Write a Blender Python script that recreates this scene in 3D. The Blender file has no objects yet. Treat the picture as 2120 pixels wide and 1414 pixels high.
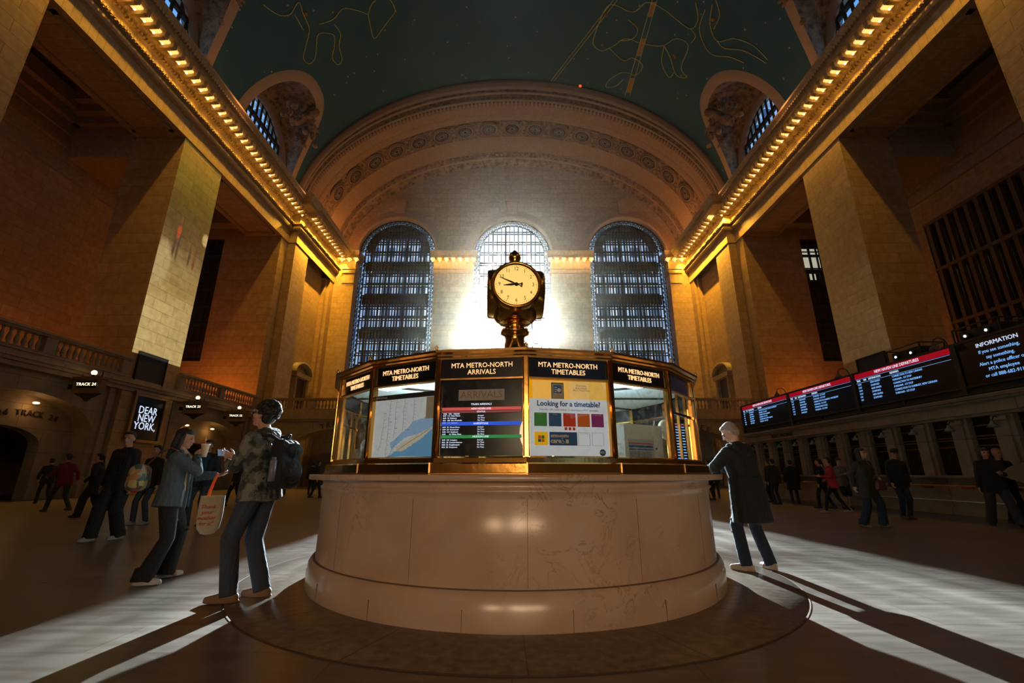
import bpy, bmesh, math, random
from mathutils import Vector, Matrix, Euler, noise
random.seed(7)
C = bpy.context.scene.collection
R = math.radians
TMP = bpy.data.scenes.new('workbench')
def tmpdg():
    with bpy.context.temp_override(scene=TMP, view_layer=TMP.view_layers[0]):
        d = bpy.context.evaluated_depsgraph_get(); d.update(); return d
PI = math.pi

# ------------------------------------------------------------------ materials
MATS = {}
def nt(name):
    m = bpy.data.materials.new(name); m.use_nodes = True
    n = m.node_tree; b = n.nodes['Principled BSDF']
    MATS[name] = m
    return m, n, b
def mat(name, col, rough=.6, metal=0., emit=None, es=0., bump=0., bs=20., var=0.):
    m, n, b = nt(name)
    b.inputs['Base Color'].default_value = (*col, 1)
    b.inputs['Roughness'].default_value = rough
    b.inputs['Metallic'].default_value = metal
    if emit:
        b.inputs['Emission Color'].default_value = (*emit, 1)
        b.inputs['Emission Strength'].default_value = es
    if bump or var:
        tc = n.nodes.new('ShaderNodeTexCoord')
        no = n.nodes.new('ShaderNodeTexNoise'); no.inputs['Scale'].default_value = bs; no.inputs['Detail'].default_value = 5
        n.links.new(tc.outputs['Object'], no.inputs['Vector'])
        if bump:
            bp = n.nodes.new('ShaderNodeBump'); bp.inputs['Strength'].default_value = bump; bp.inputs['Distance'].default_value = .02
            n.links.new(no.outputs['Fac'], bp.inputs['Height']); n.links.new(bp.outputs['Normal'], b.inputs['Normal'])
        if var:
            r = n.nodes.new('ShaderNodeValToRGB')
            r.color_ramp.elements[0].position = .35; r.color_ramp.elements[1].position = .65
            r.color_ramp.elements[0].color = (*[c*(1-var) for c in col], 1)
            r.color_ramp.elements[1].color = (*[min(1, c*(1+var)) for c in col], 1)
            n.links.new(no.outputs['Fac'], r.inputs['Fac']); n.links.new(r.outputs['Color'], b.inputs['Base Color'])
    return m
def N(n, t, **kw):
    x = n.nodes.new(t)
    for k, v in kw.items():
        if hasattr(x, k): setattr(x, k, v)
        else: x.inputs[k.replace('_', ' ')].default_value = v
    return x
def mth(n, op, a, b=None, c=None):
    x = n.nodes.new('ShaderNodeMath'); x.operation = op
    for i, v in enumerate((a, b, c)):
        if v is None: continue
        if isinstance(v, (int, float)): x.inputs[i].default_value = v
        else: n.links.new(v, x.inputs[i])
    return x.outputs[0]

def stone_wall(name, c1, c2, mortar, bw=1.5, bh=.62, rough=.62):
    """ashlar blocks laid from world position, whichever way the wall faces"""
    m, n, b = nt(name)
    g = N(n, 'ShaderNodeNewGeometry')
    sp = N(n, 'ShaderNodeSeparateXYZ'); n.links.new(g.outputs['Position'], sp.inputs[0])
    sn = N(n, 'ShaderNodeSeparateXYZ'); n.links.new(g.outputs['True Normal'], sn.inputs[0])
    ax = mth(n, 'ABSOLUTE', sn.outputs['X']); ay = mth(n, 'ABSOLUTE', sn.outputs['Y']); az = mth(n, 'ABSOLUTE', sn.outputs['Z'])
    u = mth(n, 'ADD', mth(n, 'MULTIPLY', sp.outputs['X'], mth(n, 'ADD', ay, az)), mth(n, 'MULTIPLY', sp.outputs['Y'], ax))
    v = mth(n, 'ADD', mth(n, 'MULTIPLY', sp.outputs['Z'], mth(n, 'SUBTRACT', 1, az)), mth(n, 'MULTIPLY', sp.outputs['Y'], az))
    cb = N(n, 'ShaderNodeCombineXYZ'); n.links.new(u, cb.inputs[0]); n.links.new(v, cb.inputs[1])
    br = N(n, 'ShaderNodeTexBrick'); n.links.new(cb.outputs[0], br.inputs['Vector'])
    br.inputs['Scale'].default_value = 1; br.inputs['Brick Width'].default_value = bw; br.inputs['Row Height'].default_value = bh
    br.inputs['Mortar Size'].default_value = .013; br.inputs['Mortar Smooth'].default_value = .3; br.inputs['Bias'].default_value = -.1
    br.inputs['Color1'].default_value = (*c1, 1); br.inputs['Color2'].default_value = (*c2, 1); br.inputs['Mortar'].default_value = (*mortar, 1)
    no = N(n, 'ShaderNodeTexNoise', Scale=3.2, Detail=7.); n.links.new(g.outputs['Position'], no.inputs['Vector'])
    mx = N(n, 'ShaderNodeMix', data_type='RGBA', blend_type='MULTIPLY'); mx.inputs[0].default_value = .55
    rr = N(n, 'ShaderNodeValToRGB'); rr.color_ramp.elements[0].color = (.55, .5, .45, 1); rr.color_ramp.elements[0].position = .3; rr.color_ramp.elements[1].position = .7
    n.links.new(no.outputs['Fac'], rr.inputs[0]); n.links.new(br.outputs['Color'], mx.inputs[6]); n.links.new(rr.outputs[0], mx.inputs[7])
    n.links.new(mx.outputs[2], b.inputs['Base Color']); b.inputs['Roughness'].default_value = rough
    bp = N(n, 'ShaderNodeBump', Strength=.5, Distance=.03)
    hh = mth(n, 'ADD', mth(n, 'MULTIPLY', br.outputs['Fac'], -1.), mth(n, 'MULTIPLY', no.outputs['Fac'], .35))
    n.links.new(hh, bp.inputs['Height']); n.links.new(bp.outputs['Normal'], b.inputs['Normal'])
    return m
WALL = stone_wall('caen_stone', (.50, .35, .18), (.43, .29, .14), (.27, .17, .08))
WALL2 = stone_wall('plain_stone', (.36, .29, .20), (.32, .26, .17), (.20, .15, .10), 2.4, 1.0)

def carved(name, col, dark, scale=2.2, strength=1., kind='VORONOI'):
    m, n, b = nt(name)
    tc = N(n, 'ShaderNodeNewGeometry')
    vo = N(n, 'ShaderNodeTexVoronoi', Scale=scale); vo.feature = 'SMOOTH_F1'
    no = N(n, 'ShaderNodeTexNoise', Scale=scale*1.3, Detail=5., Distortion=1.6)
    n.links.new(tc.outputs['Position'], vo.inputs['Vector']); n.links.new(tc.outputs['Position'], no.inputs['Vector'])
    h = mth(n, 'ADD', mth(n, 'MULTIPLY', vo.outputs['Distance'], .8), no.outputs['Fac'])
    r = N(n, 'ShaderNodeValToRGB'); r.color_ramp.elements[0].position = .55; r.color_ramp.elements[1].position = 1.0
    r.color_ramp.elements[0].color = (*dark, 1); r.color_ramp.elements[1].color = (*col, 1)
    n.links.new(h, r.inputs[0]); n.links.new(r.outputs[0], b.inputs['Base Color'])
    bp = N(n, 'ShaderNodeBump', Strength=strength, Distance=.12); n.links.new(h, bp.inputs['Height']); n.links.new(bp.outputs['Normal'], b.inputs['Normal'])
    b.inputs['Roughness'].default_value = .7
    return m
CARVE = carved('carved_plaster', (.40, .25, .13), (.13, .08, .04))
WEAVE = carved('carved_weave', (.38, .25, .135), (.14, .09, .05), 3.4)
PLAST = mat('arch_plaster', (.42, .27, .145), .75, bump=.3, bs=6., var=.12)
LIGHTST = mat('pale_moulding', (.50, .34, .20), .7, bump=.2, bs=8.)
RIMM = mat('rim_moulding', (.30, .19, .12), .7, bump=.2, bs=8.)
SOFF = mat('gallery_plaster', (.34, .25, .15), .75, bump=.2, bs=5., var=.15)
IRON = mat('window_iron', (.022, .024, .024), .8)
DKBRZ = mat('dark_bronze', (.05, .035, .02), .4, .8)
ROSE = mat('rosette_paint', (.055, .05, .055), .7)
ROSEL = mat('rosette_gilt', (.36, .27, .18), .6)
BRASS = mat('polished_brass', (.80, .44, .11), .16, 1., bump=.12, bs=5.)
BRASSR = mat('worn_brass', (.62, .34, .10), .30, 1., bump=.15, bs=9.)
BLACK = mat('black_panel', (.008, .009, .012), .22)
BLACKM = mat('black_matte', (.012, .012, .013), .6)
SCREEN = mat('display_black', (.004, .005, .007), .2)
WHITEP = mat('white_print', (.72, .72, .70), .5)
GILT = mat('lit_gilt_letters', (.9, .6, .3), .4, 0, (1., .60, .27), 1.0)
BLUET = mat('display_text_blue', (.3, .5, .9), .5, 0, (.22, .50, 1.), .95)
WHT = mat('display_text_white', (.8, .85, 1), .5, 0, (.66, .78, 1.), 1.0)
REDB = mat('display_red_bar', (.5, .01, .02), .5, 0, (.6, .0, .018), .42)
BLUB = mat('display_blue_bar', (.02, .1, .7), .5, 0, (.01, .09, .8), .6)
GRNB = mat('display_green_bar', (.02, .3, .1), .5, 0, (.02, .28, .08), .5)
REDB2 = mat('display_brick_bar', (.4, .06, .05), .5, 0, (.5, .07, .06), .8)
ENGR = mat('engraved_letters', (.05, .035, .02), .7)
TRACKT = mat('track_sign_letters', (.9, .8, .6), .5, 0, (1, .82, .5), 2.2)
GLOBE = mat('opal_globe', (.9, .8, .6), .4, 0, (1, .55, .25), 5.)
BULB = mat('cornice_bulb', (1, .8, .4), .4, 0, (1., .62, .18), 9.)
CUP = mat('bulb_lit_cup', (.8, .55, .22), .5, 0, (1, .58, .16), 1.25)  # bulb light falling on the lamp cup is put into its emission
BUILDG = mat('pale_building', (.42, .50, .58), .8)
GLASSW = None
def glass(name, tint=(1, 1, 1), gl=.06, rough=.02, dirt=0.):
    m = bpy.data.materials.new(name); m.use_nodes = True; n = m.node_tree; n.nodes.clear()
    o = N(n, 'ShaderNodeOutputMaterial'); t = N(n, 'ShaderNodeBsdfTransparent'); t.inputs[0].default_value = (*tint, 1)
    g = N(n, 'ShaderNodeBsdfGlossy'); g.inputs['Roughness'].default_value = rough
    fr = N(n, 'ShaderNodeLayerWeight')
    f2 = mth(n, 'ADD', mth(n, 'MULTIPLY', mth(n, 'POWER', fr.outputs['Facing'], 4.), .5), gl)
    mx = N(n, 'ShaderNodeMixShader'); n.links.new(f2, mx.inputs[0]); n.links.new(t.outputs[0], mx.inputs[1]); n.links.new(g.outputs[0], mx.inputs[2])
    last = mx
    if dirt:
        d = N(n, 'ShaderNodeBsdfDiffuse'); d.inputs[0].default_value = (.6, .75, .85, 1)
        tc = N(n, 'ShaderNodeTexCoord'); no = N(n, 'ShaderNodeTexNoise', Scale=7., Detail=8., Distortion=2.)
        n.links.new(tc.outputs['Object'], no.inputs[0])
        rr = N(n, 'ShaderNodeMapRange'); rr.inputs[1].default_value = .52; rr.inputs[2].default_value = .8; rr.inputs[4].default_value = dirt
        n.links.new(no.outputs['Fac'], rr.inputs[0])
        m2 = N(n, 'ShaderNodeMixShader'); n.links.new(rr.outputs[0], m2.inputs[0]); n.links.new(mx.outputs[0], m2.inputs[1]); n.links.new(d.outputs[0], m2.inputs[2])
        last = m2
    n.links.new(last.outputs[0], o.inputs[0])
    return m
PANE = glass('window_glass', (.96, .98, 1.), .04)
KPANE = glass('kiosk_glass', (.96, .99, .99), .035, .01, .05); KPANE2 = glass('smeared_kiosk_glass', (.93, .98, .98), .05, .01, .3)

# marble of the booth
def marble(name, c1, c2, vein, rough=.13):
    m, n, b = nt(name)
    tc = N(n, 'ShaderNodeTexCoord')
    n1 = N(n, 'ShaderNodeTexNoise', Scale=1.6, Detail=8., Distortion=.6); n.links.new(tc.outputs['Object'], n1.inputs[0])
    r1 = N(n, 'ShaderNodeValToRGB'); r1.color_ramp.elements[0].color = (*c1, 1); r1.color_ramp.elements[1].color = (*c2, 1)
    r1.color_ramp.elements[0].position = .32; r1.color_ramp.elements[1].position = .68
    n.links.new(n1.outputs['Fac'], r1.inputs[0])
    n2 = N(n, 'ShaderNodeTexNoise', Scale=3.1, Detail=10., Distortion=1.2); n2.inputs['Roughness'].default_value = .62
    n.links.new(tc.outputs['Object'], n2.inputs[0])
    ab = mth(n, 'ABSOLUTE', mth(n, 'SUBTRACT', n2.outputs['Fac'], .5))
    vr = N(n, 'ShaderNodeMapRange'); vr.inputs[1].default_value = .0; vr.inputs[2].default_value = .012; vr.inputs[3].default_value = 1; vr.inputs[4].default_value = 0
    n.links.new(ab, vr.inputs[0])
    n3 = N(n, 'ShaderNodeTexNoise', Scale=1.1, Detail=3.); n.links.new(tc.outputs['Object'], n3.inputs[0])
    msk = N(n, 'ShaderNodeMapRange'); msk.inputs[1].default_value = .5; msk.inputs[2].default_value = .66; n.links.new(n3.outputs['Fac'], msk.inputs[0])
    f = mth(n, 'MULTIPLY', mth(n, 'MULTIPLY', vr.outputs[0], msk.outputs[0]), .75)
    mx = N(n, 'ShaderNodeMix', data_type='RGBA'); n.links.new(f, mx.inputs[0]); n.links.new(r1.outputs[0], mx.inputs[6]); mx.inputs[7].default_value = (*vein, 1)
    n.links.new(mx.outputs[2], b.inputs['Base Color']); b.inputs['Roughness'].default_value = rough
    return m
MARB = marble('botticino_marble', (.50, .36, .26), (.60, .46, .35), (.18, .09, .05), .19)
JOINT = mat('marble_joint', (.16, .09, .05), .6)

def floor_mat():
    m, n, b = nt('tennessee_marble_floor')
    g = N(n, 'ShaderNodeNewGeometry')
    br = N(n, 'ShaderNodeTexBrick'); n.links.new(g.outputs['Position'], br.inputs['Vector'])
    br.inputs['Scale'].default_value = 1; br.inputs['Brick Width'].default_value = 1.1; br.inputs['Row Height'].default_value = .55
    br.inputs['Mortar Size'].default_value = .005; br.inputs['Mortar Smooth'].default_value = .4
    br.inputs['Color1'].default_value = (.25, .215, .18, 1); br.inputs['Color2'].default_value = (.19, .16, .13, 1); br.inputs['Mortar'].default_value = (.12, .09, .07, 1)
    mp = N(n, 'ShaderNodeMapping'); mp.inputs['Scale'].default_value = (1.2, 7., 1.); n.links.new(g.outputs['Position'], mp.inputs[0])
    no = N(n, 'ShaderNodeTexNoise', Scale=1.6, Detail=9.); n.links.new(mp.outputs[0], no.inputs[0])
    rr = N(n, 'ShaderNodeValToRGB'); rr.color_ramp.elements[0].position = .35; rr.color_ramp.elements[1].position = .7
    rr.color_ramp.elements[0].color = (.62, .56, .5, 1); n.links.new(no.outputs['Fac'], rr.inputs[0])
    mx = N(n, 'ShaderNodeMix', data_type='RGBA', blend_type='MULTIPLY'); mx.inputs[0].default_value = .8
    n.links.new(br.outputs['Color'], mx.inputs[6]); n.links.new(rr.outputs[0], mx.inputs[7]); n.links.new(mx.outputs[2], b.inputs['Base Color'])
    mr = N(n, 'ShaderNodeMapRange'); mr.inputs[3].default_value = .22; mr.inputs[4].default_value = .42; n.links.new(no.outputs['Fac'], mr.inputs[0]); n.links.new(mr.outputs[0], b.inputs['Roughness'])
    bp = N(n, 'ShaderNodeBump', Strength=.12, Distance=.02); n.links.new(no.outputs['Fac'], bp.inputs['Height']); n.links.new(bp.outputs['Normal'], b.inputs['Normal'])
    return m
FLOOR = floor_mat()
RINGM = mat('travertine_ring', (.17, .125, .085), .34, bump=.1, bs=12., var=.25)

def ceiling_mat():
    m, n, b = nt('teal_ceiling')
    g = N(n, 'ShaderNodeNewGeometry')
    no = N(n, 'ShaderNodeTexNoise', Scale=.5, Detail=5.); n.links.new(g.outputs['Position'], no.inputs[0])
    r = N(n, 'ShaderNodeValToRGB'); r.color_ramp.elements[0].color = (.028, .098, .115, 1); r.color_ramp.elements[1].color = (.045, .14, .155, 1)
    n.links.new(no.outputs['Fac'], r.inputs[0])
    vo = N(n, 'ShaderNodeTexVoronoi', Scale=1.05); n.links.new(g.outputs['Position'], vo.inputs['Vector'])
    st = mth(n, 'LESS_THAN', vo.outputs['Distance'], .075)
    mx = N(n, 'ShaderNodeMix', data_type='RGBA'); n.links.new(st, mx.inputs[0]); n.links.new(r.outputs[0], mx.inputs[6]); mx.inputs[7].default_value = (.55, .42, .15, 1)
    n.links.new(mx.outputs[2], b.inputs['Base Color']); b.inputs['Roughness'].default_value = .65
    return m
CEIL = ceiling_mat()
GOLDL = mat('gold_ceiling_line', (.80, .74, .22), .5)
GOLDB = mat('gold_ceiling_band', (.40, .24, .05), .5)

# ------------------------------------------------------------------ mesh helpers
class MB:
    def __init__(s): s.bm = bmesh.new()
    def box(s, x0, x1, y0, y1, z0, z1, mi=0, M=None):
        v = [s.bm.verts.new(p if M is None else M @ Vector(p)) for p in ((x0,y0,z0),(x1,y0,z0),(x1,y1,z0),(x0,y1,z0),(x0,y0,z1),(x1,y0,z1),(x1,y1,z1),(x0,y1,z1))]
        for q in ((0,3,2,1),(4,5,6,7),(0,1,5,4),(1,2,6,5),(2,3,7,6),(3,0,4,7)):
            f = s.bm.faces.new([v[i] for i in q]); f.material_index = mi
        return s
    def poly(s, pts, mi=0):
        f = s.bm.faces.new([s.bm.verts.new(p) for p in pts]); f.material_index = mi; return s
    def grid(s, rows, mi=0, close=False, smooth=True):
        vr = [[s.bm.verts.new(p) for p in r] for r in rows]
        for a, b in zip(vr, vr[1:]):
            m = len(a)
            for i in range(m if close else m-1):
                j = (i+1) % m
                f = s.bm.faces.new((a[i], a[j], b[j], b[i])); f.material_index = mi; f.smooth = smooth
        return vr
    def lathe(s, prof, seg=24, c=(0,0,0), mi=0, M=None, a0=0, a1=2*PI, smooth=True):
        full = abs(a1-a0-2*PI) < 1e-6
        k = seg if full else seg+1
        rows = []
        for r, z in prof:
            row = []
            for i in range(k):
                a = a0+(a1-a0)*i/seg
                p = Vector((c[0]+r*math.cos(a), c[1]+r*math.sin(a), c[2]+z))
                row.append(p if M is None else M @ p)
            rows.append(row)
        s.grid(rows, mi, close=full, smooth=smooth); return s
    def cyl(s, p0, p1, r0, r1=None, seg=12, mi=0, cap=True, smooth=True):
        r1 = r0 if r1 is None else r1
        p0 = Vector(p0); p1 = Vector(p1); d = (p1-p0)
        if d.length < 1e-7: return s
        q = d.to_track_quat('Z', 'Y').to_matrix()
        rows = []
        for p, r in ((p0, r0), (p1, r1)):
            rows.append([p + q @ Vector((r*math.cos(2*PI*i/seg), r*math.sin(2*PI*i/seg), 0)) for i in range(seg)])
        vr = s.grid(rows, mi, close=True, smooth=smooth)
        if cap:
            s.bm.faces.new(list(reversed(vr[0]))).material_index = mi; s.bm.faces.new(vr[1]).material_index = mi
        return s
    def tube(s, pts, r, seg=6, mi=0):
        for a, b in zip(pts, pts[1:]): s.cyl(a, b, r, r, seg, mi)
        return s
    def ell(s, c, r, M=None, u=12, v=8, mi=0):
        T = Matrix.Translation(c) @ (M.to_4x4() if M is not None else Matrix.Identity(4)) @ Matrix.Diagonal((*r, 1) if not isinstance(r, (int, float)) else (r, r, r, 1))
        new = s.bm.verts.new; top = new(T @ Vector((0, 0, 1))); bot = new(T @ Vector((0, 0, -1)))
        rows = [[new(T @ Vector((math.sin(PI*j/v)*math.cos(2*PI*i/u), math.sin(PI*j/v)*math.sin(2*PI*i/u), math.cos(PI*j/v)))) for i in range(u)] for j in range(1, v)]
        fn = s.bm.faces.new; fs = []
        for i in range(u):
            k = (i+1) % u
            fs.append(fn((top, rows[0][i], rows[0][k]))); fs.append(fn((bot, rows[-1][k], rows[-1][i])))
            for a, b in zip(rows, rows[1:]): fs.append(fn((a[i], b[i], b[k], a[k])))
        for f in fs: f.smooth = True; f.material_index = mi
        return s
    def cap(s, p0, p1, r0, r1=None, u=12):
        """tapered capsule"""
        r1 = r0 if r1 is None else r1
        s.cyl(p0, p1, r0, r1, u, cap=True); s.ell(p0, r0, u=u, v=8); s.ell(p1, r1, u=u, v=8); return s
    def prism(s, pts2, y0, y1, mi=0, M=None):
        """extrude an x/z outline along y"""
        A = [Vector((p[0], y0, p[1])) for p in pts2]; B = [Vector((p[0], y1, p[1])) for p in pts2]
        if M is not None: A = [M @ p for p in A]; B = [M @ p for p in B]
        a = [s.bm.verts.new(p) for p in A]; b = [s.bm.verts.new(p) for p in B]
        k = len(a)
        s.bm.faces.new(a).material_index = mi; s.bm.faces.new(list(reversed(b))).material_index = mi
        for i in range(k):
            j = (i+1) % k
            s.bm.faces.new((a[j], a[i], b[i], b[j])).material_index = mi
        return s
    def mesh(s, name):
        bmesh.ops.recalc_face_normals(s.bm, faces=s.bm.faces[:])
        me = bpy.data.meshes.new(name); s.bm.to_mesh(me); s.bm.free(); return me
    def build(s, name, mats, parent=None, loc=None, rot=None, fix=True):
        if not isinstance(mats, (list, tuple)): mats = [mats]
        if fix: bmesh.ops.recalc_face_normals(s.bm, faces=s.bm.faces[:])
        me = bpy.data.meshes.new(name); s.bm.to_mesh(me); s.bm.free()
        for m in mats: me.materials.append(m)
        o = bpy.data.objects.new(name, me); C.objects.link(o)
        if parent is not None: o.parent = parent
        if loc is not None: o.location = loc
        if rot is not None: o.rotation_euler = rot
        return o
def tag(o, label=None, cat=None, group=None, kind=None):
    if label: o['label'] = label
    if cat: o['category'] = cat
    if group: o['group'] = group
    if kind: o['kind'] = kind
    return o
def thing(name, label, cat, loc=(0,0,0), rz=0, group=None):
    o = bpy.data.objects.new(name, None); o.empty_display_size = .1; C.objects.link(o)
    o.location = loc; o.rotation_euler = (0, 0, rz); tag(o, label, cat, group); return o
KIDS = {}
def dup(root, loc, rz, label=None, group=None):
    r = root.copy(); C.objects.link(r); r.location = loc; r.rotation_euler = (0, 0, rz)
    if label: r['label'] = label
    if group: r['group'] = group
    for ch in list(root.children):
        c = ch.copy(); C.objects.link(c); c.parent = r
        for g in list(ch.children):
            d = g.copy(); C.objects.link(d); d.parent = c
    return r
def text(s, size, m, parent, loc, name='lettering', align='CENTER', ext=.002, rz=0, off=0., sx=1., shear=0., space=1.):
    cu = bpy.data.curves.new('t', 'FONT'); cu.body = s; cu.size = size; cu.align_x = align; cu.align_y = 'CENTER'
    cu.extrude = ext; cu.resolution_u = 2; cu.offset = off; cu.shear = shear; cu.space_character = space; cu.space_line = .85
    o = bpy.data.objects.new('t', cu); TMP.collection.objects.link(o)
    dg = tmpdg(); me = bpy.data.meshes.new_from_object(o.evaluated_get(dg))
    bpy.data.objects.remove(o); bpy.data.curves.remove(cu)
    me.transform(Matrix.Rotation(PI/2, 4, 'X') @ Matrix.Diagonal((sx, 1, 1, 1)))
    me.materials.clear(); me.materials.append(m); me.name = name
    o = bpy.data.objects.new(name, me); C.objects.link(o); o.parent = parent; o.location = loc; o.rotation_euler = (0, 0, rz)
    return o
def serif(s, size, m, parent, loc, **kw): return text(s, size, m, parent, loc, **kw)

# ------------------------------------------------------------------ camera
FPX = 923.
cam = bpy.data.cameras.new('camera'); co = bpy.data.objects.new('camera', cam); C.objects.link(co)
cam.sensor_width = 36; cam.lens = FPX/2120*36; cam.clip_end = 500; cam.clip_start = .05
co.location = (0, 0, 1.1); co.rotation_euler = (R(90+16.5), 0, 0)
bpy.context.scene.camera = co
CT, ST = math.cos(R(16.5)), math.sin(R(16.5))
def ray(px, py):
    a = (px-1060)/FPX; b = (707-py)/FPX
    return Vector((a, CT-b*ST, ST+b*CT))

# ------------------------------------------------------------------ dimensions
XF, XB = 20., 27.5
YE, YW = 45.6, -34.
Z0, VA, VB = 24.5, 20.4, 15.1
PITCH = 11.9
PIL = [(22.65-PITCH*k, 26.2-PITCH*k) for k in range(0, 5)]     # pillars
OPEN = [(26.2-PITCH*k, 34.55-PITCH*k) for k in range(0, 5)]
ZS = 20.9
ZBAL = 5.9
side = lambda s: 'left' if s < 0 else 'right'

# arch opening in a flat wall: front faces, back faces, intrados.  frame: P(u, w, z)
def arch_wall(mb, P, u0, u1, z0, z1, holes, t, seg=20, mi=0, mi2=None):
    """holes: (centre, half width, sill z, spring z, rise)"""
    mi2 = mi if mi2 is None else mi2
    holes = sorted(holes); cur = u0
    def q(a, b, zl0, zl1):
        for w in (0, t):
            mb.poly([P(a, w, zl0), P(b, w, zl1), P(b, w, z1), P(a, w, z1)], mi)
    for (c, h, zb, zs, rise) in holes:
        if c-h > cur: q(cur, c-h, z0, z0)
        us = [c-h*math.cos(PI*i/seg) for i in range(seg+1)]
        zz = [zs+rise*math.sin(PI*i/seg) for i in range(seg+1)]
        for i in range(seg):
            q(us[i], us[i+1], zz[i], zz[i+1])
            mb.poly([P(us[i], 0, zz[i]), P(us[i+1], 0, zz[i+1]), P(us[i+1], t, zz[i+1]), P(us[i], t, zz[i])], mi2)
        for uu in (c-h, c+h): mb.poly([P(uu, 0, zb), P(uu, 0, zs), P(uu, t, zs), P(uu, t, zb)], mi2)
        if zb > z0:
            for w in (0, t): mb.poly([P(c-h, w, z0), P(c+h, w, z0), P(c+h, w, zb), P(c-h, w, zb)], mi)
            mb.poly([P(c-h, 0, zb), P(c+h, 0, zb), P(c+h, t, zb), P(c-h, t, zb)], mi2)
        cur = c+h
    if cur < u1: q(cur, u1, z0, z0)

# ------------------------------------------------------------------ floor
mb = MB(); mb.box(-32, 32, YW-1, YE+2, -.3, 0)
tag(mb.build('floor', FLOOR), kind='structure')

# ------------------------------------------------------------------ side walls
for s in (-1, 1):
    mb = MB()
    for (a, b) in PIL + [(-36.85, -33.2)]:
        lo = 0 if s < 0 else 0
        mb.box(min(s*XF, s*(XF+3.1)), max(s*XF, s*(XF+3.1)), a, b, lo, ZS)
    # east end piece with its stepped pilasters
    for (xa, ya, yb) in ((20., 34.55, 45.6), (19.3, 35.7, 38.2), (19.3, 43.6, 45.6), (19.6, 38.2, 38.6), (19.6, 43.2, 43.6)):
        mb.box(min(s*xa, s*(XF+1)), max(s*xa, s*(XF+1)), ya, yb, 0, ZS+.02)
    # reveal wall closing the gallery at its east end, with the window strip beside it
    mb.box(min(s*21, s*24.9), max(s*21, s*24.9), 34.55, 35.4, 0, 24)
    mb.box(min(s*24.9, s*28.5), max(s*24.9, s*28.5), 34.55, 35.4, 0, 9.7)
    mb.box(min(s*24.9, s*28.5), max(s*24.9, s*28.5), 34.55, 35.4, 20.6, 24)
    # lintel zone above the openings
    mb.box(min(s*XF, s*(XF+3.1)), max(s*XF, s*(XF+3.1)), YW, 45.6, ZS, 24.4)
    # back wall of the gallery
    if s < 0:
        mb.box(-XB-.6, -XB, YW, 34.6, ZBAL, 24)
    else:
        mb.box(XB, XB+.6, YW, 16.5, ZBAL, 24); mb.box(XB, XB+.6, 26.4, 34.6, ZBAL, 24); mb.box(XB, XB+.6, 16.5, 26.4, 17, 24)
    w = mb.build('wall_'+side(s), WALL); tag(w, kind='structure')
    # soffit panels recessed in the lintels, gallery beams and ceiling
    mb = MB()
    x = lambda a: s*a
    def bx(a, b, y0, y1, z0, z1): mb.box(min(x(a), x(b)), max(x(a), x(b)), y0, y1, z0, z1)
    for (a, b) in OPEN:
        bx(20.35, 20.55, a+.5, b-.5, ZS-.09, ZS+.02); bx(22.6, 22.8, a+.5, b-.5, ZS-.09, ZS+.02)
        bx(20.35, 22.8, a+.5, a+.7, ZS-.09, ZS+.02); bx(20.35, 22.8, b-.7, b-.5, ZS-.09, ZS+.02)
        bx(20.55, 22.6, a+.7, a+.82, ZS-.05, ZS+.02); bx(20.55, 22.6, b-.82, b-.7, ZS-.05, ZS+.02)
    for (a, b) in PIL:
        # cross beam with stepped mouldings
        bx(XF+3, XB, a+.2, b-.2, 19.6, 21.0); bx(XF+3, XB, a, b, 20.6, 21.6); bx(XF+3, XB, a-.35, b+.35, 21.6, 22.1); bx(XF+3, XB, a-.8, b+.8, 22.1, 22.6); bx(XF+3, XB, a-1.2, b+1.2, 22.6, 23.6)
    for (z_, d) in ((18.6, .12), (19.4, .3), (20.1, .45), (20.9, .6), (21.6, .9), (22.2, 1.3)):
        bx(XB-d, XB, YW, 34.5, z_, z_+.9)
    bx(XF+3, XF+3.5, YW, 34.5, 21.8, 23.6)
    bx(XF+3, XB+.5, YW, 34.6, 23.6, 23.9)
    bx(XF+3, XB, 33.6, 34.6, 21.6, 23.6)
    tag(mb.build('trim_%d' % (1 if s < 0 else 2), SOFF), kind='structure')
    # gallery floor
    mb = MB(); mb.box(min(x(20.02), x(28)), max(x(20.02), x(28)), YW, 34.6, ZBAL-.4, ZBAL)
    tag(mb.build('trim_%d' % (3 if s < 0 else 4), WALL2), kind='structure')

# gallery end windows (dark strips)
wn = 4
for s in (-1, 1):
    f = MB(); X0, X1 = 24.9, 27.5
    for k in range(5):
        u = X0+(X1-X0)*k/4; f.box(min(s*u, s*u)-.05, s*u+.05, 34.62, 34.75, 9.7, 20.6)
    for k in range(8):
        z = 9.7+10.9*k/7; f.box(min(s*X0, s*X1), max(s*X0, s*X1), 34.6, 34.78, z-.09, z+.09)
        f.box(min(s*X0, s*X1), max(s*X0, s*X1), 34.6, 34.75, z+.35, z+.40)
    wn += 1
    w = f.build('window_%d' % wn, IRON); tag(w, kind='structure')
    if s < 0:
        g = MB(); g.box(min(s*X0, s*X1), max(s*X0, s*X1), 34.9, 34.92, 9.7, 20.6); g.build('pane', mat('dusty_dark_pane', (.05, .04, .03), .25), w)
    else:
        g = MB(); g.box(s*X0, s*X1, 34.9, 34.92, 9.7, 20.6); g.build('pane', MATS['dusty_dark_pane'], w)
        lit = mat('lit_office', (.5, .5, .4), .6, 0, (.75, .72, .55), .55)
        g = MB(); g.box(25.0, 25.7, 34.86, 34.89, 17.9, 19.8); g.box(25.85, 26.5, 34.86, 34.89, 17.9, 19.8); g.box(25.4, 25.9, 34.86, 34.89, 16.9, 17.5); g.build('lit_pane', lit, w)
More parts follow.
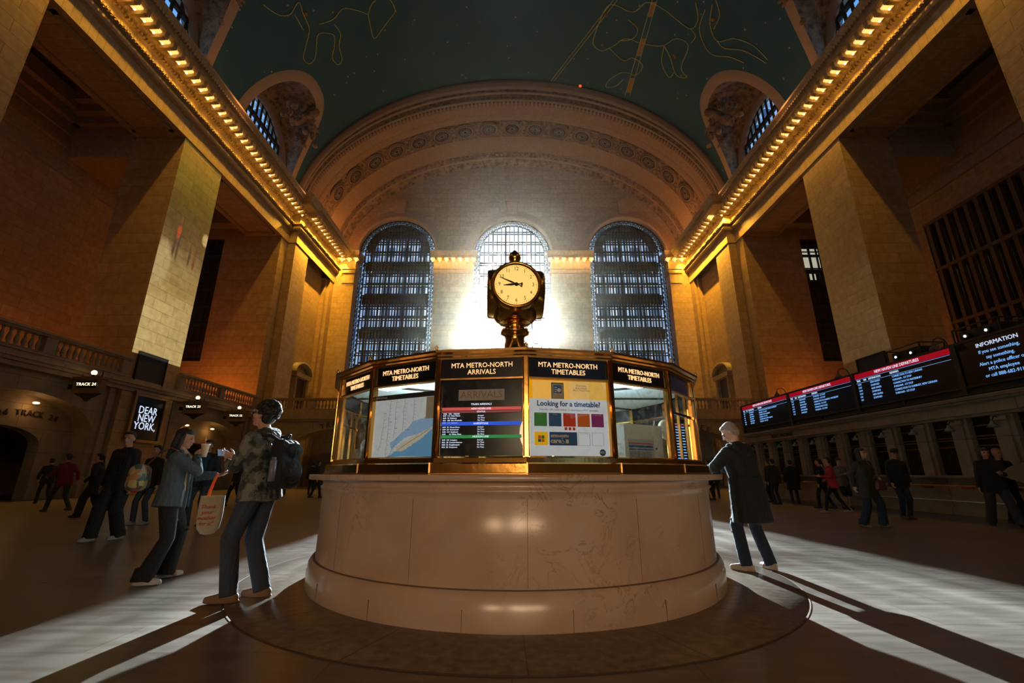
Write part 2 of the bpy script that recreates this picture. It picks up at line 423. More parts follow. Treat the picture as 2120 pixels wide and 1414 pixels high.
# slatted grille in the right gallery
g = MB()
for k in range(16):
    y = 16.6+k*.63; g.box(27.5, 27.75, y, y+.22, 6.2, 17)
for z in (6.2, 10, 13.6, 16.8): g.box(27.45, 27.8, 16.5, 26.4, z, z+.2)
w = g.build('window_8', mat('grille_wood', (.16, .10, .055), .6)); tag(w, kind='structure')
g = MB(); g.box(27.9, 27.95, 16.5, 26.4, 6.2, 17); g.build('pane', MATS['dusty_dark_pane'], w)

# ------------------------------------------------------------------ lower left wall with track arches
LOWL = MB()
P = lambda u, w, z: Vector((-XF-.25-w, u, z))
arch_list = []
for (a, b) in OPEN:
    c = (a+b)/2
    arch_list.append((c, 3.35, 0, 2.9, 1.55))
arch_wall(LOWL, P, YW, 34.6, 0, ZBAL-.3, arch_list, .85, 18)
# inner wall of every recess with a smaller doorway
P2 = lambda u, w, z: Vector((-XF-1.1-w, u, z))
arch_wall(LOWL, P2, YW, 34.6, 0, ZBAL-.3, [(c, 1.9, 0, 2.3, .75) for (c, *_r) in arch_list], .5, 14)
for (a, b) in OPEN:      # thin pilaster frames & panels beside the arches
    for y in (a+.25, b-.55): LOWL.box(-20.3, -20.12, y, y+.3, 0, 5.3)
LOWL.box(-20.3, -19.92, YW, 34.6, 5.25, 5.45); LOWL.box(-20.3, -19.82, YW, 34.6, 5.45, 5.6)
LOWL.box(-20.3, -19.75, YW, 34.5, 5.6, 5.72); LOWL.box(-20.3, -19.9, YW, 34.5, 5.72, ZBAL)
LOWL.box(-30, -22.9, YW, 34.6, -.0, .02)
LOWL.box(-28.2, -28, YW, 34.6, 0, ZBAL)
tag(LOWL.build('wall_left_arcade', WALL2), kind='structure')
# lower right wall behind the ticket office
mb = MB(); mb.box(20.02, 21, YW, 34.6, 0, ZBAL); tag(mb.build('wall_right_arcade', WALL2), kind='structure')

# engraved arch lettering
def arc_text(s, cx, y, z, size, rad, parent_name, facing, m=ENGR):
    root = bpy.data.objects.new(parent_name, None); C.objects.link(root)
    tag(root, kind='structure')
    n_ = len(s); step = size*(.70 if facing == 'L' else .82)/rad
    for i, ch in enumerate(s):
        if ch == ' ': continue
        a = (i-(n_-1)/2)*step
        u = rad*math.sin(a); dz = rad*math.cos(a)-rad
        o = text(ch, size, m, root, (0, 0, 0), ext=.02, off=.004)
        if facing == 'E': o.location = (cx+u, y, z+dz); o.rotation_euler = (0, a, 0)
        else: o.matrix_world = Matrix.Translation((cx, y+u, z+dz)) @ Matrix.Rotation(PI/2, 4, 'Z') @ Matrix.Rotation(a, 4, 'Y')
    return root
arc_text('24 TRACK 24', -XF-1.07, (OPEN[1][0]+OPEN[1][1])/2+1.1, 3.62, .34, 6., 'trim_20', 'L')

# ------------------------------------------------------------------ balustrades (left gallery and east balcony)
def baluster(mb, c, h, M=None):
    prof = [(.075, 0), (.075, .06), (.045, .08), (.055, .12), (.085, .2), (.09, .28), (.07, .38), (.04, .5), (.035, .55), (.055, .58), (.06, .62), (.04, .64), (.07, .66), (.07, .7)]
    mb.lathe([(r, z*h/.7) for r, z in prof], 8, c, M=M)
bal_me = None
def balustrade(label, group, p0, p1, loc_z, thick=.3, nmax=99):
    global bal_me
    p0 = Vector((*p0, loc_z)); p1 = Vector((*p1, loc_z)); d = p1-p0; L = d.length; ang = math.atan2(d.y, d.x)
    root = thing('balustrade', label, 'balustrade', p0, ang, group)
    mb = MB(); mb.box(0, L, -thick/2, thick/2, .0, .14); mb.build('base', WALL2, root)
    mb = MB(); mb.box(0, L, -thick/2-.05, thick/2+.05, .82, .9); mb.box(0, L, -thick/2-.1, thick/2+.1, .9, 1.0); mb.build('rail', WALL2, root)
    ped = .5; nseg = max(1, round(L/3.4)); seg = (L-ped)/nseg
    for k in range(nseg+1):
        x = k*seg; mb = MB(); mb.box(x, x+ped, -thick/2, thick/2, .13, .83); mb.build('pedestal', WALL2, root)
    if bal_me is None:
        b = MB(); baluster(b, (0,0,0), .69); bal_me = b.mesh('baluster'); bal_me.materials.append(WALL2)
    n_ = 0
    for k in range(nseg):
        a = k*seg+ped; b = (k+1)*seg; m_ = max(1, int((b-a)/.27))
        for i in range(m_):
            if n_ >= nmax: break
            o = bpy.data.objects.new('baluster', bal_me); C.objects.link(o); o.parent = root
            o.location = (a+(i+.5)*(b-a)/m_, 0, .135); n_ += 1
    return root
for k, (a, b) in enumerate(OPEN[:3]):
    balustrade(['stone balustrade of the left gallery in the far bay, nearest the end wall', 'stone balustrade of the left gallery in the bay left of the projection pillar', 'stone balustrade of the left gallery at the nearest bay by the photo edge'][k],
               'gallery balustrades on the left', (-20.0, a), (-20.0, b), ZBAL)

# ------------------------------------------------------------------ east balcony
mb = MB()
YB = 35.4
PE = lambda u, w, z: Vector((u, YB+w, z))
arch_wall(mb, PE, -19.4, 19.4, 0, ZBAL-.1, [(-12.2, 4.6, 0, 3.4, 1.15), (12.2, 4.6, 0, 3.4, 1.15), (0, 4, 0, 3.4, 1.)], 1.2, 22)
mb.box(-19.4, 19.4, YB-.1, YB+1, 5.05, 5.2); mb.box(-19.4, 19.4, YB-.2, YB+1, 5.2, 5.35); mb.box(-19.4, 19.4, YB-.12, YB+.4, 5.35, ZBAL)
mb.box(-19.4, 19.4, YB+.2, YE, ZBAL-.25, ZBAL)
# rooms under the balcony
mb.box(-19.4, 19.4, 44.0, 44.3, 0, ZBAL-.1); mb.box(-6.5, -6, YB+1, 44.2, 0, ZBAL-.2); mb.box(6, 6.5, YB+1, 44.2, 0, ZBAL-.2)
for s in (-1, 1):
    mb.box(min(s*15.5, s*14.5), max(s*15.5, s*14.5), 41, 44, 0, 3.6)
tag(mb.build('wall_east_balcony', WALL2), kind='structure')
for i, (a, b) in enumerate(((-19.3, -7), (-6.6, 6.6), (7, 19.3))):
    balustrade(['stone balustrade of the end balcony, left of the booth', 'stone balustrade of the end balcony behind the booth', 'stone balustrade of the end balcony, right of the booth'][i], 'end balcony balustrades', (a, YB+.25), (b, YB+.25), ZBAL)
arc_text('TRACKS 21 TO', -12.4, YB-.02, 4.95, .55, 9., 'trim_21', 'E')
arc_text('TICKET MACHINES', 12.2, YB-.02, 4.95, .55, 9., 'trim_22', 'E')

# ------------------------------------------------------------------ end wall with three tall windows
WC = [-13.05, 0., 13.05]; WH = 4.35; ZSP = 25.1
mb = MB()
PW = lambda u, w, z: Vector((u, YE+w, z))
arch_wall(mb, PW, -23, 23, 0, 41, [(c, WH, 6.9, ZSP, WH) for c in WC], 1.1, 32)
for (a, b) in ((-8.5, -4.3), (4.3, 8.5), (17.15, 19.4), (-19.4, -17.15)):
    mb.box(a, b, 44.5, YE, ZBAL, 24.3)
tag(mb.build('wall_east', WALL), kind='structure')
# archivolts and key brackets
mb = MB()
for c in WC:
    rows = []
    for (rr, yy) in ((WH+.0, YE-.0), (WH+.0, YE-.12), (WH+.35, YE-.12), (WH+.4, YE-.05), (WH+1.0, YE-.05), (WH+1.05, YE)):
        rows.append([Vector((c-rr*math.cos(PI*i/40), yy, ZSP+rr*math.sin(PI*i/40))) for i in range(41)])
    mb.grid(rows)
    mb.prism([(c-.55, ZSP+WH+.7), (c+.55, ZSP+WH+.7), (c+.7, ZSP+WH+2.1), (c-.7, ZSP+WH+2.1)], YE-.35, YE)
    mb.box(c-.8, c+.8, YE-.45, YE, ZSP+WH+2.1, ZSP+WH+2.35)
tag(mb.build('trim_5', PLAST), kind='structure')

def big_window(idx, c, bands, nv):
    ya = YE+.45
    fr = MB()
    def outline(rr): return [(c-rr, 6.9)]+[(c-rr*math.cos(PI*i/36), ZSP+rr*math.sin(PI*i/36)) for i in range(37)]+[(c+rr, 6.9)]
    o1, o2, o3, o4 = outline(WH-.02), outline(WH-.1), outline(WH-.62), outline(WH-.72)
    for oa, ob in ((o1, o2), (o3, o4)):
        fr.grid([[Vector((x, ya-.08, z)) for x, z in oa], [Vector((x, ya-.08, z)) for x, z in ob], [Vector((x, ya+.1, z)) for x, z in ob], [Vector((x, ya+.1, z)) for x, z in oa], [Vector((x, ya-.08, z)) for x, z in oa]], smooth=False)
    w = fr.build('window_%d' % idx, IRON); tag(w, kind='structure')
    # scrollwork between the two frames
    sc = MB(); rm = WH-.36
    path = [(c-rm, 7.2+i*.55) for i in range(33)]+[(c-rm*math.cos(PI*i/24), ZSP+rm*math.sin(PI*i/24)) for i in range(1, 24)]+[(c+rm, 7.2+i*.55) for i in range(33)]
    for (x, z) in path:
        pr = None
        rows = []
        for j in range(11):
            a = 2*PI*j/10
            rows.append([Vector((x+r_*math.cos(a), ya+dy, z+r_*math.sin(a))) for r_, dy in ((.25, -.04), (.19, -.04), (.19, .04), (.25, .04), (.25, -.04))])
        sc.grid(rows, smooth=False)
        sc.box(x-.035, x+.035, ya-.04, ya+.04, z-.28, z+.28); sc.box(x-.28, x+.28, ya-.04, ya+.04, z-.035, z+.035)
    sc.build('scrollwork', IRON, w)
    gb = MB(); ri = WH-.7
    def top(x): return ZSP+math.sqrt(max(0, ri*ri-(x-c)**2))
    for k in range(1, nv):
        x = c-ri+2*ri*k/nv; t = .055 if k % 3 else .085
        gb.box(x-t, x+t, ya-.03, ya+.05, 6.9, top(x))
    def hb(z, t, d=.06):
        h = ri if z < ZSP else math.sqrt(max(0, ri*ri-(z-ZSP)**2))
        if h > .2: gb.box(c-h, c+h, ya-d, ya+.1, z-t, z+t)
    z = 7.9
    while z < ZSP+ri-.3:
        hb(z, .05); hb(z+.28, .05); z += 1.32
    gb.build('glazing_bars', IRON, w)
    if bands:
        bb = MB()
        for zc in (11.6, 15.6, 19.6, 23.6, 27.7):
            h = ri if zc < ZSP else math.sqrt(ri*ri-(zc+.4-ZSP)**2)
            bb.box(c-h, c+h, ya+.2, ya+.7, zc-.5, zc+.5)
            for k in range(int(2*h/.36)):
                x = c-h+.1+k*.36; bb.box(x, x+.1, ya-.04, ya+.2, zc-.5, zc+.5)
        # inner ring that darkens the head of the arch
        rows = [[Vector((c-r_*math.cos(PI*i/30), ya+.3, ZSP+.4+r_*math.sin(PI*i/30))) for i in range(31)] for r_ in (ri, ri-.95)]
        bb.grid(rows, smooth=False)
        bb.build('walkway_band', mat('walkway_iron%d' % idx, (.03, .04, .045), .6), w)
        oc = MB()      # second glazing layer
        for k in range(1, 13):
            x = c-ri+2*ri*k/13-.12; oc.box(x-.06, x+.06, YE+1.3, YE+1.4, 6.9, top(x)-.3)
        for k in range(14):
            z = 8.6+k*1.33
            if z < ZSP+ri-.6:
                h = ri if z < ZSP else math.sqrt(ri*ri-(z-ZSP)**2); oc.box(c-h, c+h, YE+1.3, YE+1.42, z-.09, z+.09)
        oc.build('outer_bars', IRON, w)
    gp = MB(); pts = [(c-WH+.05, 6.9)]+[(c-(WH-.05)*math.cos(PI*i/24), ZSP+(WH-.05)*math.sin(PI*i/24)) for i in range(25)]+[(c+WH-.05, 6.9)]
    gp.poly([Vector((x, ya+.16, z)) for x, z in pts]); gp.build('pane', PANE, w)
big_window(1, WC[0], True, 23); big_window(2, WC[1], False, 15); big_window(3, WC[2], True, 23)

# ------------------------------------------------------------------ cornice sweep
PROF = [(0., 20.85), (.08, 20.85), (.08, 21.95), (.35, 22.0), (.42, 22.12), (.42, 22.25), (.28, 22.3), (.28, 22.42), (.5, 22.48), (.5, 22.58), (.2, 22.66), (.18, 23.3), (.3, 23.38), (.34, 23.52), (.55, 23.58), (.6, 23.75), (1.62, 23.78), (1.62, 24.02), (1.7, 24.05), (1.8, 24.2), (1.98, 24.42), (2.0, 24.55), (1.7, 24.62), (0., 24.75), (-1.6, 24.8)]
def sweep(mb, path, prof, mi=None):
    """path: xy polyline, outward = to the right of travel"""
    n_ = len(path); rows = []
    for i, p in enumerate(path):
        p = Vector(p)
        def nrm(a, b):
            d = (Vector(b)-Vector(a)).normalized(); return Vector((d.y, -d.x))
        if i == 0: m = nrm(path[0], path[1]); k = 1
        elif i == n_-1: m = nrm(path[-2], path[-1]); k = 1
        else:
            a = nrm(path[i-1], p); b = nrm(p, path[i+1]); m = (a+b).normalized(); k = 1/max(.3, m.dot(a))
        rows.append([Vector((p.x+m.x*d*k, p.y+m.y*d*k, z)) for d, z in prof])
    mb.grid(rows, smooth=False)
CORN = stone_wall('cornice_stone', (.50, .36, .18), (.47, .33, .16), (.30, .20, .09), .42, 4.)
CARVC = carved('cornice_carving', (.5, .38, .22), (.2, .14, .08), 9., .6)
lampspots = []
def corn_run(path, name, nofirst=True):
    mb = MB(); sweep(mb, path, PROF)
    # modillions, dentils and small leaf blocks on every straight leg
    for i, (a, b) in enumerate(zip(path, path[1:])):
        a = Vector(a); b = Vector(b); d = b-a; L = d.length; d.normalize(); nn = Vector((d.y, -d.x))
        ang = math.atan2(d.y, d.x)
        if L < 1.5: continue
        T = Matrix.Translation((a.x, a.y, 0)) @ Matrix.Rotation(ang, 4, 'Z')
        Lv0 = 0.; k = int(L/.62); st = L/k
        far = Vector((0, 0))
        for j in range(k):
            u = (j+.0)*st; y = a.y+d.y*u
            if y < 8: continue
            mb.box(u-.10, u+.10, -1.35, -.5, 23.42, 23.78, M=T); mb.box(u-.12, u+.12, -1.5, -1.2, 23.46, 23.78, M=T)
            lampspots.append((T @ Vector((u+st/2, -1.05, 23.78)), ang, j, name))
        k2 = int(L/.2)
        for j in range(k2):
            u = (j+.5)*L/k2
            if a.y+d.y*u < 10: continue
            mb.box(u-.06, u+.06, -.62, -.5, 22.46, 22.6, M=T); mb.box(u-.05, u+.05, -.45, -.3, 23.36, 23.5, M=T); mb.box(u-.06, u+.06, -1.86, -1.7, 24.06, 24.2, M=T)
    return tag(mb.build(name, CORN), kind='structure')
corn_run([(-20, 45.6), (-20, YW)][::-1][:1]+[(-20, 35.7), (-19.3, 35.7), (-19.3, 45.6)], 'trim_6')
corn_run([(19.3, 45.6), (19.3, 35.7), (20, 35.7), (20, YW)], 'trim_7')
def cap_run(x0, x1, name, nl):
    mb = MB(); sweep(mb, [(x0, 45.7), (x0, 44.45), (x1, 44.45), (x1, 45.7)], [(d*.24, z) for d, z in PROF])
    for j in range(nl):
        u = x0-.15+(x1-x0+.3)*j/(nl-1); mb.box(u-.17, u+.17, 44.0, 44.5, 23.45, 23.78)
        lampspots.append((Vector((u, 44.12, 23.62)), 0, j, name))
    tag(mb.build(name, CORN), kind='structure')
cap_run(-8.5, -4.3, 'trim_8', 7); cap_run(4.3, 8.5, 'trim_9', 7); cap_run(-18.4, -17.15, 'trim_10', 3); cap_run(17.15, 18.4, 'trim_11', 3)

# cornice lamps
cupb = MB()
cupb.box(-.2, .2, -.24, .24, -.13, 0); cupb.box(-.15, .15, -.18, .18, -.2, -.13)
cupb.lathe([(.11, -.2), (.13, -.24), (.10, -.28), (.04, -.29)], 12)
cup_me = cupb.mesh('cup'); cup_me.materials.append(CUP)
bb = MB(); bb.ell((0, 0, -.33), .055, u=10, v=8); bulb_me = bb.mesh('bulb'); bulb_me.materials.append(BULB)
LW = (1., .51, .05)
def spot(nm, e):
    L = bpy.data.lights.new(nm, 'SPOT'); L.energy = e; L.color = LW; L.shadow_soft_size = .06; L.spot_size = R(128); L.spot_blend = .8; return L
pl = spot('cornice_glow', 118); ple = spot('cornice_glow_end', 1250)
pf = bpy.data.lights.new('cornice_frieze_glow', 'POINT'); pf.energy = 3.2; pf.color = LW; pf.shadow_soft_size = .04
plb = bpy.data.lights.new('cornice_glow_pier', 'POINT'); plb.energy = 50; plb.color = LW; plb.shadow_soft_size = .07
lab = {'trim_6': ('small glowing lamp under the left wall cornice', 'lamps under the left cornice'), 'trim_7': ('small glowing lamp under the right wall cornice', 'lamps under the right cornice'),
       'trim_8': ('small glowing lamp on the cornice left of the central window', 'lamps on the pier cornice left of the central window'), 'trim_9': ('small glowing lamp on the cornice right of the central window', 'lamps on the pier cornice right of the central window'),
       'trim_10': ('small glowing lamp on the corner capital left of the left window', 'lamps on the far left corner capital'), 'trim_11': ('small glowing lamp on the corner capital right of the right window', 'lamps on the far right corner capital')}
for (p, ang, j, nm) in lampspots:
    if p.y < 10.5: continue
    l, g = lab[nm]
    r = thing('cornice_lamp', l, 'lamp', p, ang, g)
    o = bpy.data.objects.new('cup', cup_me); C.objects.link(o); o.parent = r
    o = bpy.data.objects.new('bulb', bulb_me); C.objects.link(o); o.parent = r
    if j % 2 == 0:
        main = nm in ('trim_6', 'trim_7')
        lo = bpy.data.objects.new('glow', (ple if p.y > 35 else pl) if main else plb); C.objects.link(lo)
        sg_ = 1 if p.x > 0 else -1
        lo.location = (p.x, p.y, 23.3) if main else (p.x, p.y-.35, 23.2)
        if main:
            lo.rotation_euler = Vector((sg_*.42, 0, -1)).to_track_quat('-Z', 'Y').to_euler()
            lo = bpy.data.objects.new('glow', pf); C.objects.link(lo); lo.location = (p.x+sg_*.55, p.y, 22.98)
for s in (-1, 1):        # the same row of lamps behind the camera
    for k in range(7):
        pb = bpy.data.lights.new('cornice_glow_west', 'POINT'); pb.energy = 110; pb.color = LW; pb.shadow_soft_size = .2
        lo = bpy.data.objects.new('glow', pb); C.objects.link(lo); lo.location = (s*18.6, 6-k*6, 23.2)

# ------------------------------------------------------------------ vault
def ex(z): return VA*math.sqrt(max(0, 1-((z-Z0)/VB)**2))
LY = [30.8-PITCH*k for k in range(0, 5)]
LH, LHC, LP = 4.6, 8.7, 2.5
def rimz(y, c, h=LH, H=LHC):
    q = abs(y-c)/h
    return None if q >= 1 else Z0-.6+(H+.6)*(1-q**LP)**(1/LP)
mb = MB(); ny, na = 234, 120
ys = [YW+(36.1-YW)*i/ny for i in range(ny+1)]
V = [[mb.bm.verts.new((VA*math.cos(PI*j/na), y, Z0+VB*math.sin(PI*j/na))) for j in range(na+1)] for y in ys]
for i in range(ny):
    ym = (ys[i]+ys[i+1])/2
    for j in range(na):
        z = Z0+VB*math.sin(PI*(j+.5)/na)
        cut = False
        for c in LY:
            r = rimz(ym, c, LH-.22, LHC-.22)
            if r is not None and z < r: cut = True
        if cut: continue
        f = mb.bm.faces.new((V[i][j], V[i+1][j], V[i+1][j+1], V[i][j+1])); f.smooth = True
bmesh.ops.delete(mb.bm, geom=[v for v in mb.bm.verts if not v.link_faces], context='VERTS')
ceil = tag(mb.build('ceiling', CEIL, fix=False), kind='structure')
mb = MB(); mb.box(-26, 26, YW-1, 48, 42, 42.5); mb.box(-26, -25.5, YW-1, 48, 24, 42); mb.box(25.5, 26, YW-1, 48, 24, 42)
# outer shell with holes is not needed above the lunettes: keep only the crown
mb.bm.free()

# lunettes
ln = 10
for s in (-1, 1):
    for k, c in enumerate(LY):
        nseg = 36
        def rim(inset):
            out = []
            h = LH-inset; H = LHC-inset
            for i in range(nseg+1):
                t = PI*i/nseg; y = c-h*math.copysign(abs(math.cos(t))**(2/LP), math.cos(t))
                z = Z0-.3+(H+.3)*abs(math.sin(t))**(2/LP)
                out.append((y, z))
            return out
        WX, WHW, WZ, WRS = 21.25, 4.05, 27.2, 4.35
        wv = [(c-WHW*math.cos(PI*i/nseg), WZ+WRS*math.sin(PI*i/nseg)) for i in range(nseg+1)]
        r0, r1, r2 = rim(0), rim(.32), rim(.75)
        rows0 = [Vector((s*(ex(z)-.02), y, z)) for y, z in r0]; rows1 = [Vector((s*(ex(z)-.22), y, z)) for y, z in r1]; rows2 = [Vector((s*(ex(z)-.12), y, z)) for y, z in r2]
        rw = [Vector((s*(WX-.5), y, z)) for y, z in wv]
        mb = MB(); mb.grid([rows0, rows1, rows2]); 
        ln += 1
        lu = mb.build('trim_%d' % (ln+20), LIGHTST); tag(lu, kind='structure')
        mb = MB(); rows = []
        for q in range(0, 9):
            f = q/8
            rows.append([a.lerp(b, f)+Vector((s*.9*math.sin(PI*f)*max(0, (a.z-Z0)/9), 0, .5*math.sin(PI*f)*max(0, (a.z-Z0)/9))) for a, b in zip(rows2, rw)])
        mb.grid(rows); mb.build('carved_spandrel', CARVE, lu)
        mb = MB(); inner = [Vector((s*(WX-.5), c-(WHW-.3)*math.cos(PI*i/nseg), WZ+(WRS-.3)*math.sin(PI*i/nseg))) for i in range(nseg+1)]
        inner2 = [Vector((s*WX, p.y, p.z)) for p in inner]
        mb.grid([rw, inner, inner2]); mb.build('window_surround', RIMM, lu)
        # sculpted group at the top of the spandrel, inner side
        if k < 2:
            sc = MB(); rnd = random.Random(5+k)
            base = Vector((s*(ex(Z0+LHC-.9)+.25), c+1.2, Z0+LHC-1.2))
            D = Vector((-s*.55, .25, -.3))
            sc.cap(base+Vector((s*1.2, 0, -1.2)), base+D*.6, .42, .34, 10)
            for q in range(5):
                a = R(-30+q*28); tip = base+Vector((s*.5*math.cos(a)*.4, 2.1*math.cos(a), 1.5*math.sin(a)-.6))
                sc.cap(base+Vector((s*.5, 0, -.5)), tip, .3, .09, 8)
            for q in range(26):
                p = base+Vector((s*rnd.uniform(.1, 1.8), rnd.uniform(-2.6, 2.2), rnd.uniform(-2.4, .5)))
                sc.ell(p, (rnd.uniform(.14, .34), rnd.uniform(.14, .34), rnd.uniform(.18, .5)), u=8, v=6)
            sc.cap(base+Vector((s*.4, -.5, .2)), base+Vector((s*.1, -.6, 1.2)), .26, .13, 10)
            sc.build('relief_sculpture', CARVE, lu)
        # window with slanted mullions
        if k < 3:
            wb = MB()
            for q in range(1, 12):
                y = c-3.75+7.5*q/12; t = math.sqrt(max(0, 1-((y-c)/3.75)**2))*4.05
                wb.box(min(s*21.25, s*21.3), max(s*21.25, s*21.3), y-.12, y+.12, WZ-3, WZ+t)
            for z, hh in ((WZ+2.3, .15), (WZ-.2, .1)): wb.box(min(s*21.15, s*21.4), max(s*21.15, s*21.4), c-3.2, c+3.2, z-hh, z+hh)
            wd = wb.build('window_%d' % ln, IRON); tag(wd, kind='structure')
            gp = MB(); gp.poly([Vector((s*21.45, c-3.8, WZ-3))]+[Vector((s*21.45, c-3.8*math.cos(PI*i/20), WZ+4.1*math.sin(PI*i/20))) for i in range(21)]+[Vector((s*21.45, c+3.8, WZ-3))]); gp.build('pane', PANE, wd)
# drum wall outside the lunettes, closing the attic from the cornice up
for s in (-1, 1):
    mb = MB()
    PD = lambda u, w, z: Vector((s*(21.5+w), u, z))
    arch_wall(mb, PD, YW, 46, 24.3, 41, [(c, 4.0, 24.4, 27.2, 4.3) for c in LY], .3, 20)
    tag(mb.build('wall_%s_attic' % side(s), WALL2), kind='structure')
mb = MB(); mb.box(-22, 22, YW-1, 47, 41, 41.4); tag(mb.build('ceiling_attic', BLACKM), kind='structure')

# ------------------------------------------------------------------ east arch: archivolt, soffit, lunette
def arc(Y, A, B, n_=96): return [Vector((A*math.cos(PI*i/n_), Y, Z0+B*math.sin(PI*i/n_))) for i in range(n_+1)]
def ringset(name, prof, m, parent=None):
    mb = MB(); mb.grid([arc(*p) for p in prof]); o = mb.build(name, m, parent)
    return o
arch = ringset('trim_40', [(36.1, 20.6, 15.3), (36.0, 20.3, 15.0), (36.0, 20.1, 14.75), (36.2, 20.05, 14.6)], RIMM); tag(arch, kind='structure')
ringset('pale_band', [(36.2, 20.05, 14.6), (36.22, 20.0, 14.35), (36.4, 19.98, 14.28)], LIGHTST, arch)
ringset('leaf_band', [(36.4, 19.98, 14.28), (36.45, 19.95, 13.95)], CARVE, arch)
ringset('pale_fillet', [(36.4, 19.95, 13.98), (36.4, 19.93, 13.88), (36.6, 19.93, 13.86)], LIGHTST, arch)
ringset('woven_band', [(36.6, 19.93, 13.86), (36.8, 19.85, 13.4)], WEAVE, arch)
ringset('inner_fillet', [(36.75, 19.85, 13.42), (36.75, 19.82, 13.3), (37.0, 19.8, 13.25), (37.3, 19.75, 13.22)], LIGHTST, arch)
mb = MB()
for i in range(150):
    t = PI*(i+.5)/150; p = Vector((19.86*math.cos(t), 37.1, Z0+13.22*math.sin(t)))
    M = Matrix.Translation(p) @ Matrix.Rotation(PI/2-t, 4, 'Y'); mb.box(-.09, .09, -.2, .2, -.14, .02, M=M)
mb.build('leaf_dentils', RIMM, arch)
soff = ringset('trim_41', [(37.3, 19.75, 13.22), (38.5, 19.75, 13.2)], PLAST); tag(soff, kind='structure')
ringset('plain_band', [(38.5, 19.75, 13.2), (38.55, 19.7, 13.15), (39.3, 19.7, 13.15)], PLAST, soff)
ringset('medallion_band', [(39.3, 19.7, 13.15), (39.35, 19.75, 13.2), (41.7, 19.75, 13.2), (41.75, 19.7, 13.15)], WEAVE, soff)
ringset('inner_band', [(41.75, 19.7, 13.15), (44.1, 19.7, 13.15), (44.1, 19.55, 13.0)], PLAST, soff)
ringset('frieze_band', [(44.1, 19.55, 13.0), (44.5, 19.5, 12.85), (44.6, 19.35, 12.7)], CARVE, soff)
ringset('pale_line', [(44.6, 19.35, 12.72), (44.6, 19.3, 12.6), (44.8, 19.28, 12.58)], PLAST, soff)
ringset('lunette_border', [(44.8, 19.28, 12.58), (45.2, 19.1, 12.4), (45.3, 19.0, 12.25), (45.6, 18.98, 12.2)], CARVE, soff)
mb = MB()
for i in range(120):
    t = PI*(i+.5)/120; p = Vector((19.5*math.cos(t), 44.35, Z0+12.95*math.sin(t)))
    M = Matrix.Translation(p) @ Matrix.Rotation(PI/2-t, 4, 'Y'); mb.box(-.13, .13, -.15, .15, -.12, .02, M=M)
mb.build('leaf_dentils', RIMM, soff)
# rosettes by equal arc length
mb = MB()
for q in range(16):
    a0 = 2*PI*q/16
    M = Matrix.Rotation(a0, 4, 'Z')
    mb.box(.2, .64, -.02, .02, -.02, .03, 0, M); mb.ell(M @ Vector((.52, 0, .0)), (.10, .035, .03), u=8, v=6)
mb.lathe([(0, .1), (.16, .08), (.2, 0), (.16, -.05)], 14)
rm0 = mb.mesh('rosette_gilt'); rm0.materials.append(ROSEL)
mb = MB(); mb.lathe([(0, .05), (.78, .05)], 28); rmd = mb.mesh('rosette_disc'); rmd.materials.append(ROSE)
mb = MB(); mb.lathe([(.74, .05), (.76, -.06), (.86, -.08), (.92, -.02), (.95, .05)], 28); mb.lathe([(1.0, .05), (1.02, -.02), (1.07, -.02), (1.1, .05)], 28)
rmr = mb.mesh('rosette_rim'); rmr.materials.append(RIMM)
acc, t, pts = 0., PI/2, {}
target = 0; prev = Vector((0, 13.2)); tt = PI/2
while tt > .02 and target < 9:
    p = Vector((19.7*math.cos(tt), 13.15*math.sin(tt)))
    acc += (p-prev).length; prev = p
    if acc >= 2.62*target: pts[target] = tt; target += 1
    tt -= .001
for k, tt in pts.items():
    for s in ((1,) if k == 0 else (1, -1)):
        t = tt if s > 0 else PI-tt
        n2 = Vector((math.cos(t)/19.7, 0, math.sin(t)/13.15)).normalized()
        p = Vector((19.6*math.cos(t), 40.5, Z0+13.05*math.sin(t)))-n2*.02
        Q = n2.to_track_quat('Z', 'Y')
        d = bpy.data.objects.new('rosette', rmd); C.objects.link(d); d.parent = soff; d.rotation_mode = 'QUATERNION'; d.rotation_quaternion = Q; d.location = p
        for nm, me in (('petals', rm0), ('rim', rmr)):
            e = bpy.data.objects.new(nm, me); C.objects.link(e); e.parent = d
# ------------------------------------------------------------------ line figures on the vault
def on_vault(px, py, lift=.04):
    d = ray(px, py); o = Vector((0, 0, 1.1))
    A, B = VA-lift, VB-lift
    a = (d.x/A)**2+(d.z/B)**2; b = 2*d.z*(o.z-Z0)/B**2; c_ = ((o.z-Z0)/B)**2-1
    t = (-b+math.sqrt(b*b-4*a*c_))/(2*a); return o+d*t
def spl(pts, k=8):
    out = []
    P_ = [Vector(p) for p in pts]
    for i in range(len(P_)-1):
        p0 = P_[max(0, i-1)]; p1 = P_[i]; p2 = P_[i+1]; p3 = P_[min(len(P_)-1, i+2)]
        for j in range(k):
            t = j/k
            out.append(.5*((2*p1)+(p2-p0)*t+(2*p0-5*p1+4*p2-p3)*t*t+(3*p1-p0-3*p2+p3)*t**3))
    out.append(P_[-1]); return out
mb = MB()
def vline(pts, r=.034):
    q = [on_vault(*p) for p in spl(pts, 5)]; mb.tube(q, r, 4)
vline([(545, 10), (575, 30), (600, 30), (618, 5), (628, 30), (640, 60), (633, 95), (628, 120), (640, 132), (652, 120), (655, 95), (660, 70), (690, 72), (692, 95), (688, 120), (700, 134), (708, 122), (702, 95), (705, 70), (692, 50)])
vline([(660, 50), (690, 40), (710, 18), (740, 22), (762, 30)]); vline([(762, 30), (768, 60), (775, 80), (790, 62), (806, 40), (818, 20), (805, -5)])
vline([(762, 30), (770, 8), (790, -8)]); vline([(610, 30), (628, 62)]); vline([(820, 25), (812, 5)])
